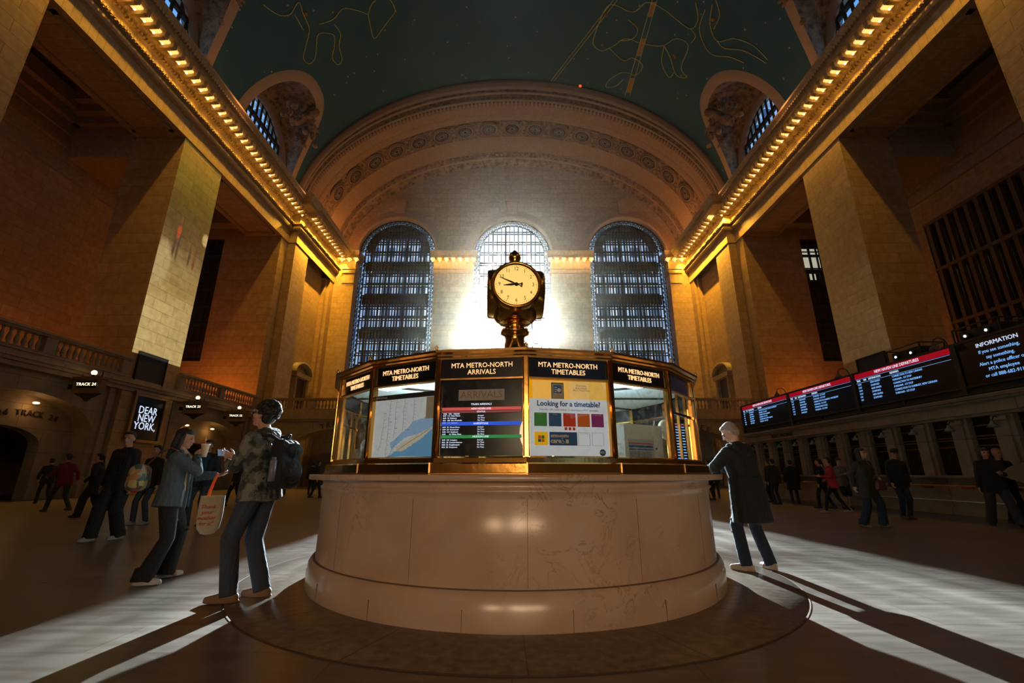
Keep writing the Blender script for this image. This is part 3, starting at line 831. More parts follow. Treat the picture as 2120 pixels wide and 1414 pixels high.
vline([(1235, 60), (1262, 10), (1310, 25), (1340, 5), (1375, 20), (1400, 40), (1430, 60), (1445, 40), (1440, 5)])
vline([(1235, 60), (1228, 90), (1245, 105), (1270, 95), (1295, 80), (1330, 90), (1370, 95), (1400, 80), (1425, 95), (1410, 140), (1422, 160), (1400, 155), (1388, 120), (1375, 95)])
vline([(1262, 100), (1290, 125), (1310, 120), (1330, 135), (1318, 155), (1290, 150), (1262, 165), (1255, 180), (1275, 178), (1290, 165)])
vline([(1375, 95), (1370, 130), (1385, 160), (1395, 150)]); vline([(1300, 40), (1320, 60), (1310, 80), (1280, 85)])
vline([(1460, 20), (1448, 60), (1462, 100), (1480, 115), (1510, 118), (1540, 130)]); vline([(1475, 10), (1470, 50), (1485, 85), (1520, 80), (1560, 95), (1590, 125)])
vline([(1485, 85), (1500, 100), (1540, 105), (1585, 130)]); vline([(1480, -5), (1490, 30), (1478, 60)]); vline([(1430, 60), (1440, 75), (1430, 90)])
mb.build('gold_line_figure', GOLDL, ceil)
mb = MB()
mb.tube([on_vault(1275+(1140-1275)*i/10, -6+174*i/10) for i in range(11)], .03, 4); mb.tube([on_vault(1283+(1147-1283)*i/10, -6+174*i/10) for i in range(11)], .03, 4)
mb.tube([on_vault(1352+(1294-1352)*i/10, -6+204*i/10) for i in range(11)], .03, 4); mb.tube([on_vault(1362+(1304-1362)*i/10, -6+204*i/10) for i in range(11)], .03, 4)
mb.build('gold_meridian_line', GOLDL, ceil)
mb = MB()
for f0, f1 in ((.05, .2), (.42, .6), (.82, .97)):
    q = [[on_vault(1352-58*f, -6+204*f, .05), on_vault(1362-58*f, -6+204*f, .05)] for f in (f0, (f0+f1)/2, f1)]
    mb.grid(q)
for p in ((633, 28), (1247, 92), (1255, 30), (1398, 118), (1476, 40)):
    mb.ell(on_vault(*p), .16, u=8, v=6)
mb.build('gold_star_marks', GOLDB, ceil)
o = MB(); o.ell((0, 0, 0), .16); o = o.build('ceiling_beacon', mat('red_beacon', (.6, .08, .02), .3, 0, (1, .15, .03), .8)); o.location = ray(1201, 179)*(36.0/ray(1201, 179).y)+Vector((0, -.1, 1.1))
tag(o, 'small round red lamp on the rim of the great arch', 'lamp')

# ------------------------------------------------------------------ west wall (behind the camera)
mb = MB()
mb.box(-23, 23, YW-1, YW, 0, 41)
tag(mb.build('wall_west', WALL), kind='structure')

# ------------------------------------------------------------------ projection pillar, dark panels, poster boards
for s, lb in ((-1, 'dark square notice panel on the left pillar under the projected picture'), (1, 'dark square notice panel on the right pillar above the departures board')):
    y0, y1 = (23.1, 25.0)
    mb = MB(); mb.box(min(s*20, s*19.9), max(s*20, s*19.9), y0, y1, 5.9, 7.35); mb.box(min(s*20, s*19.86), max(s*20, s*19.86), y0-.06, y0, 5.84, 7.41); mb.box(min(s*20, s*19.86), max(s*20, s*19.86), y1, y1+.06, 5.84, 7.41); mb.box(min(s*20, s*19.86), max(s*20, s*19.86), y0, y1, 7.35, 7.41)
    tag(mb.build('notice_panel', BLACKM), lb, 'panel')
pb = thing('poster_board', 'framed black display reading DEAR NEW YORK on the left pillar', 'display', (-19.98, 24.5, 3.95), PI/2)
mb = MB(); w_, h_ = 1.0, 1.12
mb.box(-w_, w_, -.08, 0, -h_, h_); mb.build('screen', SCREEN, pb)
mb = MB()
for a, b, c_, d in ((-w_-.14, w_+.14, h_, h_+.14), (-w_-.14, w_+.14, -h_-.14, -h_), (-w_-.14, -w_, -h_, h_), (w_, w_+.14, -h_, h_)): mb.box(a, b, -.16, 0, c_, d)
mb.box(-w_-.2, w_+.2, -.2, 0, h_+.14, h_+.24); mb.build('gilt_frame', mat('antique_gilt', (.35, .22, .08), .4, .6), pb)
for i, t_ in enumerate(('DEAR', 'NEW', 'YORK,')): text(t_, .56, WHT, pb, (-.05, -.1, .42-.42*i), ext=.004, sx=.92)

# ------------------------------------------------------------------ track signs
def track_sign(y, txt, label):
    r = thing('track_sign', label, 'sign', (-19.1, y, 4.65))
    mb = MB(); mb.box(-.62, .62, -.16, .16, 0, .55); mb.box(-.68, .68, -.2, .2, .55, .64); mb.box(-.66, .66, -.19, .19, -.1, 0); mb.build('case', mat('sign_bronze', (.22, .14, .05), .5, .5) if 'sign_bronze' not in MATS else MATS['sign_bronze'], r)
    mb = MB(); mb.box(-.44, .44, -.18, -.15, .13, .45); mb.build('dark_window', BLACK, r)
    text(txt, .19, TRACKT, r, (0, -.19, .29), ext=.003, sx=1.05)
    mb = MB(); mb.prism([(-.6, -.1), (.6, -.1), (.15, -.3), (0, -.45), (-.15, -.3)], -.08, .08); mb.box(-.92, -.6, -.05, .05, .1, .3); mb.cyl((-.45, 0, .64), (-.45, 0, .8), .02); mb.cyl((.45, 0, .64), (.45, 0, .95), .03); mb.build('bracket', DKBRZ, r)
    g = MB(); g.ell((.05, 0, .86), .11, u=14, v=10); g.build('globe_lamp', GLOBE, r)
    mb = MB(); mb.cyl((.05, 0, .64), (.05, 0, .77), .05, .06); mb.build('lamp_holder', DKBRZ, r)
track_sign(19.9, 'TRACK 24', 'bronze hanging sign reading TRACK 24 with a globe lamp on top')
track_sign(26.9, 'TRACK 23', 'bronze hanging sign reading TRACK 23, middle of the three track signs')
track_sign(31.2, 'TRACK 22', 'smallest bronze hanging track sign, farthest along the left wall')
# small warm lamps in the track recesses
for y in ((OPEN[1][0]+OPEN[1][1])/2, (OPEN[0][0]+OPEN[0][1])/2):
    for dy in (-1.6, .9):
        L = bpy.data.lights.new('recess', 'POINT'); L.energy = 5; L.color = (1, .5, .15); L.shadow_soft_size = .1
        lo = bpy.data.objects.new('recess_glow', L); C.objects.link(lo); lo.location = (-20.72, y+dy, 3.9)
        m_ = MB(); m_.ell((0, 0, 0), (.12, .12, .05)); o = m_.build('recess_lamp', GLOBE, loc=(-20.72, y+dy, 4.05)); tag(o, 'small warm lamp inside the left track archway', 'lamp', 'lamps inside the left archways')

# ------------------------------------------------------------------ pedimented doorways on the end bays
for s in (-1, 1):
    mb = MB(); X_ = 19.9
    def bx(a, b, y0, y1, z0, z1): mb.box(min(s*a, s*b), max(s*a, s*b), y0, y1, z0, z1)
    bx(19.55, 20, 39.6, 39.95, 5.9, 9.6); bx(19.55, 20, 41.85, 42.2, 5.9, 9.6); bx(19.4, 20, 39.4, 42.4, 9.6, 10.0)
    rows = [[Vector((s*xx, 40.9-1.6*math.cos(PI*i/14), 10+rr*math.sin(PI*i/14))) for i in range(15)] for xx, rr in ((20, 1.1), (19.4, 1.1), (19.4, .85), (19.9, .85))]
    mb.grid(rows)
    d = mb.build('door_%d' % (1 if s < 0 else 2), WALL2); tag(d, kind='structure')
    mb = MB(); bx(19.85, 19.97, 39.95, 41.85, 5.9, 9.6); mb.build('leaf', mat('door_dark%d' % s, (.06, .04, .02), .5), d)

# ------------------------------------------------------------------ ticket office on the right
TX = 12.3
mb = MB()
mb.box(TX+.55, 20, 2., 23.9, 0, 3.0)
Y0T, ST_ = 10.2, 1.17
wins = [Y0T+ST_*k for k in range(-6, 12)]
mb.box(TX, TX+.6, 2., 23.9, 0, .98); mb.box(TX-.25, TX+.6, 2., 23.9, .98, 1.05); mb.box(TX-.05, TX, 2., 23.9, 0, .2)
for y in wins:
    mb.box(TX+.1, TX+.56, y-.26, y+.26, 1.05, 2.55)
    mb.box(TX+.04, TX+.12, y-.15, y+.15, 1.05, 2.5)
    mb.box(TX+.0, TX+.14, y-.19, y+.19, 2.4, 2.5)
mb.box(TX+.02, TX+.6, 2., 23.9, 2.55, 2.62); mb.box(TX-.06, TX+.6, 2., 23.9, 2.62, 2.9); mb.box(TX-.16, TX+.6, 2., 23.9, 2.9, 2.97); mb.box(TX-.26, 20, 2., 23.9, 2.97, 3.06)
tk = thing('ticket_office', 'long low stone ticket office with a row of windows under the departures board', 'ticket office', (0, 0, 0))
mb.build('stone_front', WALL2, tk)
DWIN = mat('dark_ticket_glass', (.008, .008, .008), .15)
SLAT = mat('brass_slats', (.30, .22, .09), .35, .9)
for y in wins[4:]:
    yc = y+ST_/2; m_ = MB(); m_.box(TX+.25, TX+.3, yc-.34, yc+.34, 1.05, 2.55); f = m_.build('ticket_window', DWIN, tk)
    m_ = MB()
    for z in (2.32, 2.05, 1.98, 1.8): m_.box(TX+.2, TX+.25, yc-.33, yc+.33, z, z+.025)
    for q in range(9): m_.box(TX+.21, TX+.24, yc-.28+q*.07, yc-.274+q*.07, 1.1, 1.8)
    m_.build('window_bars', SLAT, f)
m_ = MB(); m_.cyl((TX-.3, 4, .78), (TX-.3, 23, .78), .022); 
for k in range(17): m_.box(TX-.33, TX, 4.3+1.17*k, 4.36+1.17*k, .70, .8)
m_.build('brass_rail', BRASSR, tk)
m_ = MB(); m_.cyl((TX-.12, 11.6, .38), (TX-.12, 17.2, .38), .014); m_.cyl((TX-.12, 11.6, 0), (TX-.12, 11.6, .38), .014); m_.cyl((TX-.12, 17.2, 0), (TX-.12, 17.2, .38), .014); m_.build('steel_foot_rail', mat('pale_steel', (.75, .85, .9), .35, .6), tk)
# shaded lamps on the pilasters
lm = MB(); lm.lathe([(.03, .14), (.045, .08), (.10, .02), (.125, -.03), (.12, -.03), (.0, .07)], 14)
lm_me = lm.mesh('shade'); lm_me.materials.append(mat('enamel_shade', (.22, .22, .19), .4))
am = MB(); am.tube([Vector((.26, 0, .1)), Vector((.2, 0, .22)), Vector((.08, 0, .24)), Vector((0, 0, .14))], .012, 6); am_me = am.mesh('arm'); am_me.materials.append(DKBRZ)
for y in wins[5:]:
    r = thing('ticket_lamp', 'small shaded lamp on a pilaster between the ticket windows', 'lamp', (TX-.18, y, 2.25), 0, 'shaded lamps along the ticket windows')
    for nm, me in (('shade', lm_me), ('arm', am_me)):
        o = bpy.data.objects.new(nm, me); C.objects.link(o); o.parent = r
text('TICKET MACHINES', .2, ENGR, tk, (TX-.08, 20.6, 2.76), rz=-PI/2, ext=.01)

# departures board
BX, BZ0, BZ1 = 12.2, 3.1, 4.5
edges = [23.75, 19.6, 15.7, 11.9, 8.0]
heads = ['NEW HAVEN LINE DEPARTURES']*3
rows3 = [[('12:04', 'NEW HAVEN', 'CONNECTION TO NEW CANAAN'), ('12:07', 'STAMFORD', 'FORDHAM - 1ST STOP'), ('12:34', 'NEW HAVEN', 'CONNECTION TO WATERBURY'), ('12:37', 'STAMFORD', 'FORDHAM - 1ST STOP'), ('1:04', 'NEW HAVEN', 'CONNECTION TO DANBURY, NEW CANAAN'), ('1:07', 'STAMFORD', 'FORDHAM - 1ST STOP')],
         [('11:04', 'NEW HAVEN', 'STAMFORD - 1ST STOP'), ('11:07', 'STAMFORD', 'FORDHAM - 1ST STOP'), ('11:34', 'NEW HAVEN', 'CONNECTION TO DANBURY, WATERBURY'), ('11:37', 'STAMFORD', 'FORDHAM - 1ST STOP'), ('12:04', 'NEW HAVEN', 'CONNECTION TO ISLE'), ('11:37', 'STAMFORD', 'FORDHAM - 1ST STOP')],
         [('9:04', 'NEW HAVEN', 'CONNECTION TO NEW CANAAN, WATERBURY'), ('9:07', 'STAMFORD', 'FORDHAM - 1ST STOP'), ('9:34', 'NEW HAVEN', 'CONNECTION TO DANBURY'), ('9:37', 'STAMFORD', 'FORDHAM - 1ST STOP'), ('10:04', 'NEW HAVEN', 'CONNECTION TO NEW CANAAN'), ('10:07', 'STAMFORD', 'FORDHAM - 1ST STOP')]]
bd = thing('departure_board', 'long black electronic departures board with red headers above the ticket windows', 'departure board', (BX, edges[0], BZ0), -PI/2)
L_ = edges[0]-edges[-1]
mb = MB(); mb.box(0, L_, .02, .35, 0, BZ1-BZ0); mb.build('case', BLACKM, bd)
FRM = mat('board_frame', (.05, .045, .03), .45, .6)
for k in range(4):
    xa, xb = edges[0]-edges[k], edges[0]-edges[k+1]; W = xb-xa; H = BZ1-BZ0
    m_ = MB(); m_.box(xa+.12, xb-.06, -.02, .03, .22, H-.03); sc_ = m_.build('screen', SCREEN, bd)
    m_ = MB(); m_.box(xa-.02, xa+.12, -.06, .1, 0, H+.02); m_.box(xa, xb, -.04, .1, H-.03, H+.03); m_.box(xa, xb, -.05, .1, 0, .05); m_.box(xa, xb, -.05, .1, .18, .23); m_.box((xa+xb)/2-.03, (xa+xb)/2+.03, -.05, .1, 0, .2); m_.build('frame', FRM, bd)
    if k < 3:
        m_ = MB(); m_.box(xa+.14, xb-.08, -.03, .02, H-.21, H-.045); m_.build('red_header', REDB, sc_)
        text('NEW HAVEN LINE DEPARTURES', .135, WHT, sc_, ((xa+xb)/2, -.034, H-.128), ext=.002, sx=.88)
        m_ = MB(); m_.box(xa+.16, xb-.1, -.028, .02, H-.235, H-.229); m_.box(xa+.16, xb-.1, -.028, .02, H-.37, H-.364); m_.build('rule_line', BLUET, sc_)
        for t_, u in (('TIME', .32), ('TRK', .62), ('DESTINATION', .85), ('REMARKS', 1.75)):
            text(t_, .095, WHT, sc_, (xa+u-.12, -.03, H-.30), align='LEFT', ext=.002, sx=.85)
        for i, (a, b, c_) in enumerate(rows3[2-k] if k != 2 else rows3[0]):
            z = H-.43-.098*i*1.08
            text(a, .088, BLUET, sc_, (xa+.22, -.03, z), align='LEFT', sx=.8); text(b, .088, BLUET, sc_, (xa+.78, -.03, z), align='LEFT', sx=.8); text(c_, .088, BLUET, sc_, (xa+1.68, -.03, z), align='LEFT', sx=.8)
    else:
        xc = xa+1.15
        text('INFORMATION', .15, WHT, sc_, (xc, -.03, H-.2), ext=.002)
        for i, t_ in enumerate(('If you see something,', 'say something.', 'Alert a police officer or', 'MTA employee', 'or call 888-682-9117')):
            text(t_, .125, BLUET, sc_, (xc, -.03, H-.38-.155*i), ext=.002, sx=.92)
# gooseneck lamps on the board
for k in (1, 2, 3):
    r = thing('board_lamp', ['dark gooseneck lamp at the far end join of the departures board', 'dark gooseneck lamp over the middle join of the departures board', 'dark gooseneck lamp over the join before the INFORMATION screen'][k-1], 'lamp', (BX, edges[k]+.1, BZ1+.02))
    m_ = MB(); m_.tube(spl([(0, 0, 0), (-.05, 0, .16), (-.2, 0, .24), (-.36, 0, .18), (-.4, 0, .06)], 4), .014, 6); m_.build('arm', DKBRZ, r)
    m_ = MB(); m_.lathe([(.03, .08), (.05, .02), (.11, -.06), (.12, -.1), (.1, -.1), (.0, -.02)], 14, (-.4, 0, 0)); m_.build('shade', mat('lamp_shade_tin%d' % k, (.14, .11, .06), .5, .3), r)
# projectors on the board
def projector(y, label):
    r = thing('projector', label, 'projector', (BX+.55, y, BZ1+.03))
    m_ = MB(); m_.box(-.25, .4, -.5, .5, .0, .34); m_.build('body', BLACKM, r)
    m_ = MB()
    for yy in (-.62, .6): m_.box(-.32, -.29, yy, yy+.03, 0, .44); m_.box(.45, .48, yy, yy+.03, 0, .44)
    for z in (.0, .42):
        m_.box(-.32, -.29, -.62, .62, z, z+.03); m_.box(.45, .48, -.62, .62, z, z+.03); m_.box(-.32, .48, -.62, -.59, z, z+.03); m_.box(-.32, .48, .6, .63, z, z+.03)
    m_.build('cage', FRM, r)
    for yy in (-.28, .28):
        m_ = MB(); m_.cyl((-.25, yy, .18), (-.33, yy, .18), .09, .09, 16); l_ = m_.build('lens_barrel', BLACK, r)
        m_ = MB(); m_.ell((-.335, yy, .18), (.015, .035, .035)); m_.build('lens', mat('projector_lens', (.4, .7, 1), .2, 0, (.5, .85, 1), 10.) if 'projector_lens' not in MATS else MATS['projector_lens'], l_)
projector(13.7, 'black projector in a cage on top of the third departures panel')
projector(11.4, 'black projector in a cage beside the INFORMATION screen')

# ------------------------------------------------------------------ information booth
BK = Vector((.04, 5.95, 0))
booth = thing('information_booth', 'round marble information booth with a brass and glass kiosk on its counter', 'information booth', BK)
RB = 2.26
mb = MB(); mb.lathe([(2.33, 0), (2.335, .02), (2.325, .22), (2.30, .262), (2.285, .268)], 128); mb.build('plinth', MARB, booth)
mb = MB(); mb.lathe([(2.275, .268), (2.262, .275), (2.26, .9), (2.265, .94), (2.285, .955), (2.29, .975), (2.27, .985), (2.27, 1.02), (2.30, 1.045)], 128); mb.build('drum', MARB, booth)
mb = MB(); mb.lathe([(2.28, 1.04), (2.41, 1.042), (2.415, 1.05), (2.415, 1.085), (2.408, 1.092), (1.9, 1.094)], 128); mb.build('countertop', MARB, booth)
mb = MB()
for k in range(15):
    a = R(-90.+24*k+2); 
    T = Matrix.Rotation(a, 4, 'Z'); mb.box(2.255, 2.2625, -.0015, .0015, .28, .9, 0, T)
for k in range(18):
    a = R(-90-12+20*k+2); T = Matrix.Rotation(a, 4, 'Z'); mb.box(2.31, 2.3355, -.0015, .0015, .003, .15, 0, T)
mb.lathe([(2.27, .262), (2.288, .268), (2.27, .274)], 128)
for k in range(9):
    a = R(-90+17+40*k); T = Matrix.Rotation(a, 4, 'Z'); mb.box(2.40, 2.4165, -.0012, .0012, 1.052, 1.086, 0, T)
mb.build('joint', JOINT, booth)
# floor ring round the booth
mb = MB(); mb.lathe([(2.30, .004), (3.0, .004), (3.002, 0)], 128); o = mb.build('trim_50', RINGM); o.location = BK; tag(o, kind='structure')
mb = MB()
for k in range(16):
    T = Matrix.Rotation(R(-90+22.5*k+1), 4, 'Z'); mb.box(2.33, 3.0, -.003, .003, .003, .0052, 0, T)
mb.lathe([(3.0, .0052), (3.012, .0052)], 128)
mb.build('joint', JOINT, o)

NK, RK, OFF = 18, 2.2, 2.
def vtx(k, r=RK): a = R(OFF+20*k); return Vector((r*math.sin(a), -r*math.cos(a), 0))
ZK0, ZK1, ZG0, ZG1, ZC0, ZC1 = 1.09, 1.185, 1.236, 1.875, 2.068, 2.135
AP = RK*math.cos(R(10)); HW = RK*math.sin(R(10))
def ngon(mb, prof, rot=OFF):
    mb.lathe(prof, NK, (0, 0, 0), a0=R(rot-90), a1=R(rot-90)+2*PI, smooth=False)
# wooden/black plinth under the kiosk with brass facing in front
mb = MB(); ngon(mb, [(2.30, ZK0), (2.30, ZK1-.01), (2.28, ZK1), (2.24, ZK1), (2.235, ZG0-.012), (2.22, ZG0), (2.0, ZG0)]); mb.build('brass_base', BRASS, booth)
mb = MB()
for k in range(-2, 3):
    p = vtx(k, 2.303); mb.box(p.x-.006, p.x+.006, p.y-.006, p.y+.006, ZK0, ZK1)
ngon(mb, [(2.303, ZK0+.004), (2.312, ZK0+.006), (2.312, ZK0+.014), (2.303, ZK0+.018)]); mb.build('brass_strip', BRASSR, booth)
mb = MB(); ngon(mb, [(2.19, ZG1), (2.235, ZG1+.004), (2.235, ZG1+.018), (2.19, ZG1+.024)]); mb.build('sign_rail', BRASSR, booth)
mb = MB(); ngon(mb, [(2.19, ZC0-.01), (2.23, ZC0-.004), (2.235, ZC0+.012), (2.255, ZC0+.02), (2.26, ZC0+.035), (2.29, ZC0+.048), (2.295, ZC1), (2.24, ZC1+.006), (2.0, ZC1+.008)]); mb.build('brass_cornice', BRASSR, booth)
mb = MB(); ngon(mb, [(2.27, ZC1+.004), (1.7, 2.22), (.9, 2.42), (.4, 2.5), (.3, 2.56)]); mb.build('roof', mat('roof_bronze', (.10, .07, .035), .35, .8), booth)
for k in range(NK):
    p = vtx(k, 2.205); a = R(OFF+20*k)
    m_ = MB()
    T = Matrix.Translation((p.x, p.y, 0)) @ Matrix.Rotation(a, 4, 'Z')
    m_.box(-.028, .028, -.02, .03, ZK1, ZC0, 0, T); m_.box(-.016, .016, -.036, -.02, ZG0, ZC0, 0, T); m_.cyl(T @ Vector((-.02, -.022, ZG0)), T @ Vector((-.02, -.022, ZC0)), .007, .007, 8); m_.cyl(T @ Vector((.02, -.022, ZG0)), T @ Vector((.02, -.022, ZC0)), .007, .007, 8)
    m_.build('post', BRASS, booth)
    m_ = MB(); m_.lathe([(.0, .05), (.012, .04), (.018, .02), (.01, .012), (.02, 0)], 8, T @ Vector((0, -.07, ZC1+.004))); m_.build('finial', BRASSR, booth)
# low ball finials
GREYP = mat('grey_plaque', (.30, .33, .31), .5); MAPW = mat('map_land', (.62, .66, .68), .45, 0, (.55, .60, .66), .36); MAPB = mat('map_water', (.16, .36, .58), .45, 0, (.10, .28, .50), .4); MAPB2 = mat('map_sound', (.26, .42, .62), .45, 0, (.22, .38, .58), .4); MAPG = mat('map_island', (.60, .58, .50), .45, 0, (.55, .50, .40), .34)  # light on the map paper is put into the emission of its prints
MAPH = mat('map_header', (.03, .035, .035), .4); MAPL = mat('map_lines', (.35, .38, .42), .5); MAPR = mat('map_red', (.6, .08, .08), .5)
YEL = mat('poster_yellow', (.80, .46, .01), .5, 0, (.80, .46, .0), .38); PWH = mat('poster_white', (.60, .63, .68), .5, 0, (.62, .66, .72), .42); PBL = mat('poster_blue', (.01, .10, .33), .5); PGR = mat('poster_grey', (.25, .27, .33), .5)  # yellow and white poster paper: kiosk light painted in as emission
PCOL = [mat('poster_green', (.05, .42, .10), .5), mat('poster_navy', (.02, .13, .40), .5), mat('poster_red', (.80, .06, .01), .5), mat('poster_orange', (.85, .20, .02), .5), mat('poster_purple', (.36, .03, .34), .5)]
IVORY = mat('poster_ivory', (.65, .60, .48), .5)
INTW = mat('interior_light_panel', (.9, .9, .85), .5, 0, (1, .80, .55), 5.0)
for k in range(NK):
    phi = OFF+20*(k+.5); a = R(phi); kk = ((k+9) % 18)-9     # kk=0: first panel right of centre; -1: centre left
    pos = Vector((AP*math.sin(a), -AP*math.cos(a), 0))
    # sign
    m_ = MB(); m_.box(-HW+.028, HW-.028, -.012, .012, ZG1+.022, ZC0-.006); sg = m_.build('sign_panel', BLACK, booth, pos, (0, 0, a))
    if kk in (-3, -2, -1, 0, 1):
        text('MTA METRO-NORTH', .062, GILT, sg, (0, -.016, (ZG1+ZC0)/2+.035), sx=.93, ext=.003)
        text('ARRIVALS' if kk == -1 else 'TIMETABLES', .062, GILT, sg, (0, -.016, (ZG1+ZC0)/2-.025), sx=.93, ext=.003)
    elif kk == -4: text('MTA METRO-NORTH', .062, GILT, sg, (0, -.016, (ZG1+ZC0)/2+.035), sx=.93, ext=.003)
    g0, g1 = ZG0+.004, ZG1
    m_ = MB(); m_.box(-HW+.028, HW-.028, -.004, .002, g0, g1); gl = m_.build('glass_pane', KPANE2 if kk in (1, -3) else KPANE, booth, pos, (0, 0, a))
    W = HW-.03
    if kk == -1:      # arrivals screen
        m_ = MB(); m_.box(-W, W, .004, .02, g0, g1); sc_ = m_.build('arrivals_screen', SCREEN, booth, pos, (0, 0, a)); sc_['label'] = 'black arrivals screen'
        gl.hide_render = False
        m_ = MB(); m_.box(-.20, .20, -.008, -.005, 1.70, 1.795); pq = m_.build('plaque', GREYP, sc_)
        text('ARRIVALS', .085, mat('plaque_letters', (.28, .13, .10), .5), pq, (0, -.010, 1.747), ext=.001)
        text('TRAIN ARRIVALS', .024, WHT, sc_, (0, -.006, 1.668), ext=.001, name='screen_text')
        def bar(z, h, m, t_):
            q = MB(); q.box(-W+.01, W-.01, -.007, -.0055, z-h/2, z+h/2); b_ = q.build('line_bar', m, sc_)
            if t_: text(t_, .021, WHT, b_, (0, -.009, z), ext=.001, name='screen_text')
        bar(1.63, .026, REDB2, 'NEW HAVEN LINE'); bar(1.604, .016, mat('display_status_bar', (.2, .05, .06), .5, 0, (.25, .06, .07), .5), 'STATUS'); bar(1.505, .03, BLUB, 'HARLEM LINE'); bar(1.397, .026, GRNB, 'HUDSON LINE')
        text('TIME   TRK   ORIGIN', .016, WHT, sc_, (-W+.02, -.006, 1.588), align='LEFT', ext=.001, name='screen_text')
        for z0, rows_ in ((1.572, ('8:49  112  New Haven', '8:49  18  Danbury', '8:51  108  New Rochelle', '8:55  114  Harrison')), (1.476, ('8:49  25  Mount Kisco', '8:49  28  Crestwood', '8:50  113  Southeast', '8:59       N. White Plains')), (1.370, ('8:49  104  Irvington', '8:51  38  Croton-Harmon', '8:56  26  Poughkeepsie', '8:56  28  Greystone'))):
            for i, t_ in enumerate(rows_):
                text(t_, .0165, WHT, sc_, (-W+.02, -.006, z0-.0195*i), align='LEFT', ext=.001, name='screen_text'); text('Arrived' if i == 0 else 'On Time', .0165, WHT, sc_, (-.03, -.006, z0-.0195*i), align='LEFT', ext=.001, name='screen_text')
    elif kk == -2:    # map
        mtop = 1.80
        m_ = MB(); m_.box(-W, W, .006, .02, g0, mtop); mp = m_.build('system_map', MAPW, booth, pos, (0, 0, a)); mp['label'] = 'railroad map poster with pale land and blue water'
        rnd = random.Random(3)
        def rag(pts, amp=.008, k_=7):
            out = []
            for i in range(len(pts)):
                p, q = pts[i], pts[(i+1) % len(pts)]
                for j in range(k_):
                    f = j/k_; out.append((p[0]+(q[0]-p[0])*f+rnd.uniform(-amp, amp), p[1]+(q[1]-p[1])*f+rnd.uniform(-amp, amp)))
            return out
        def pp(x): return -W+2*W*x
        def layer(nm, m, pts, y, amp=.006):
            q = MB(); pl_ = [(min(W, max(-W, x)), max(g0, z)) for x, z in rag([(pp(u), g0+(mtop-g0)*v) for u, v in pts], amp)]
            q.poly([Vector((x, y, z)) for x, z in pl_]); q.build(nm, m, mp)
        layer('ocean_print', MAPB, [(.25, 0), (.55, .17), (1., .45), (1., 0)], .0045)
        layer('sound_print', MAPB2, [(.30, .22), (.52, .4), (.68, .56), (1., .62), (1., .45), (.75, .34), (.55, .3), (.42, .2), (.33, .12)], .0046)
        layer('island_print', MAPG, [(.4, .12), (.5, .24), (.66, .3), (.8, .36), (.97, .44), (.93, .38), (.8, .27), (.62, .15), (.5, .07)], .0040, .01)
        q = MB()
        for (u0, v0, u1, v1) in ((.24, 0, .25, .5), (.25, .5, .27, .95), (.36, .3, .37, .95), (.5, .4, .5, .9), (.66, .55, .66, .96), (.12, .1, .18, .6), (.3, .02, .42, .3), (.42, .1, .95, .42)):
            prev = None
            for j in range(9):
                f = j/8; c_ = Vector((pp(u0+(u1-u0)*f)+rnd.uniform(-.006, .006), .003, g0+(mtop-g0)*(v0+(v1-v0)*f)))
                if prev is not None: q.cyl(prev, c_, .0016, .0016, 4)
                if j and u1 < .7: q.box(c_.x, c_.x+.03, .002, .003, c_.z-.001, c_.z+.001)
                prev = c_
        q.build('map_line_print', MAPL, mp)
        q = MB()
        for j in range(5): u, v = rnd.uniform(.1, .7), rnd.uniform(.05, .7); q.box(pp(u)-.01, pp(u)+.01, .001, .003, g0+.56*v, g0+.56*v+.004)
        q.build('red_mark', MAPR, mp)
        q = MB(); q.box(-W, W, .001, .004, mtop-.045, mtop); hd = q.build('map_header', MAPH, mp); text('MTA Railroads', .022, WHITEP, hd, (-W+.01, -.001, mtop-.022), align='LEFT', ext=.0005)
        q = MB(); q.box(W-.1, W-.005, .001, .003, mtop-.24, mtop-.05); q.build('legend_box', mat('map_legend', (.5, .5, .46), .5), mp)
    elif kk == 0:     # yellow poster
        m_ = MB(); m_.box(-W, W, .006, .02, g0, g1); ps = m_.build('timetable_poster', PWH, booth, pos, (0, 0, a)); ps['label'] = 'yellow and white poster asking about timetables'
        zt = 1.715
        q = MB(); q.box(-W, W, .002, .006, zt, g1); yb = q.build('yellow_header', YEL, ps)
        text('Plan trips.\nBuy tickets.\nAll in TrainTime.', .024, PGR, yb, (.12, .0, 1.815), ext=.0005, name='poster_text')
        q = MB(); q.box(-.155, -.045, -.002, .002, zt, 1.855); ph = q.build('phone_drawing', BLACKM, yb)
        q = MB(); q.box(-.149, -.051, -.004, -.001, zt, 1.847); q.build('phone_face', IVORY, ph); q = MB(); q.box(-.137, -.066, -.006, -.003, 1.765, 1.832); ic = q.build('phone_icon', PCOL[1], ph)
        q = MB(); q.lathe([(0, 0), (.017, 0)], 16, M=Matrix.Translation((-.088, -.0065, 1.79)) @ Matrix.Rotation(PI/2, 4, 'X')); q.build('icon_dot', WHITEP, ic)
        q = MB(); 
        for i in range(3): q.box(-.128, -.108, -.0068, -.006, 1.775+.017*i, 1.782+.017*i)
        q.build('icon_bar', WHITEP, ic)
        text('Looking for a timetable?', .063, PBL, ps, (0, .001, 1.672), ext=.001, off=.0015, sx=.93, name='poster_text')
        text('Scan the QR codes below to download a PDF timetable', .0235, PGR, ps, (0, .001, 1.622), ext=.0005, name='poster_text', sx=1.0)
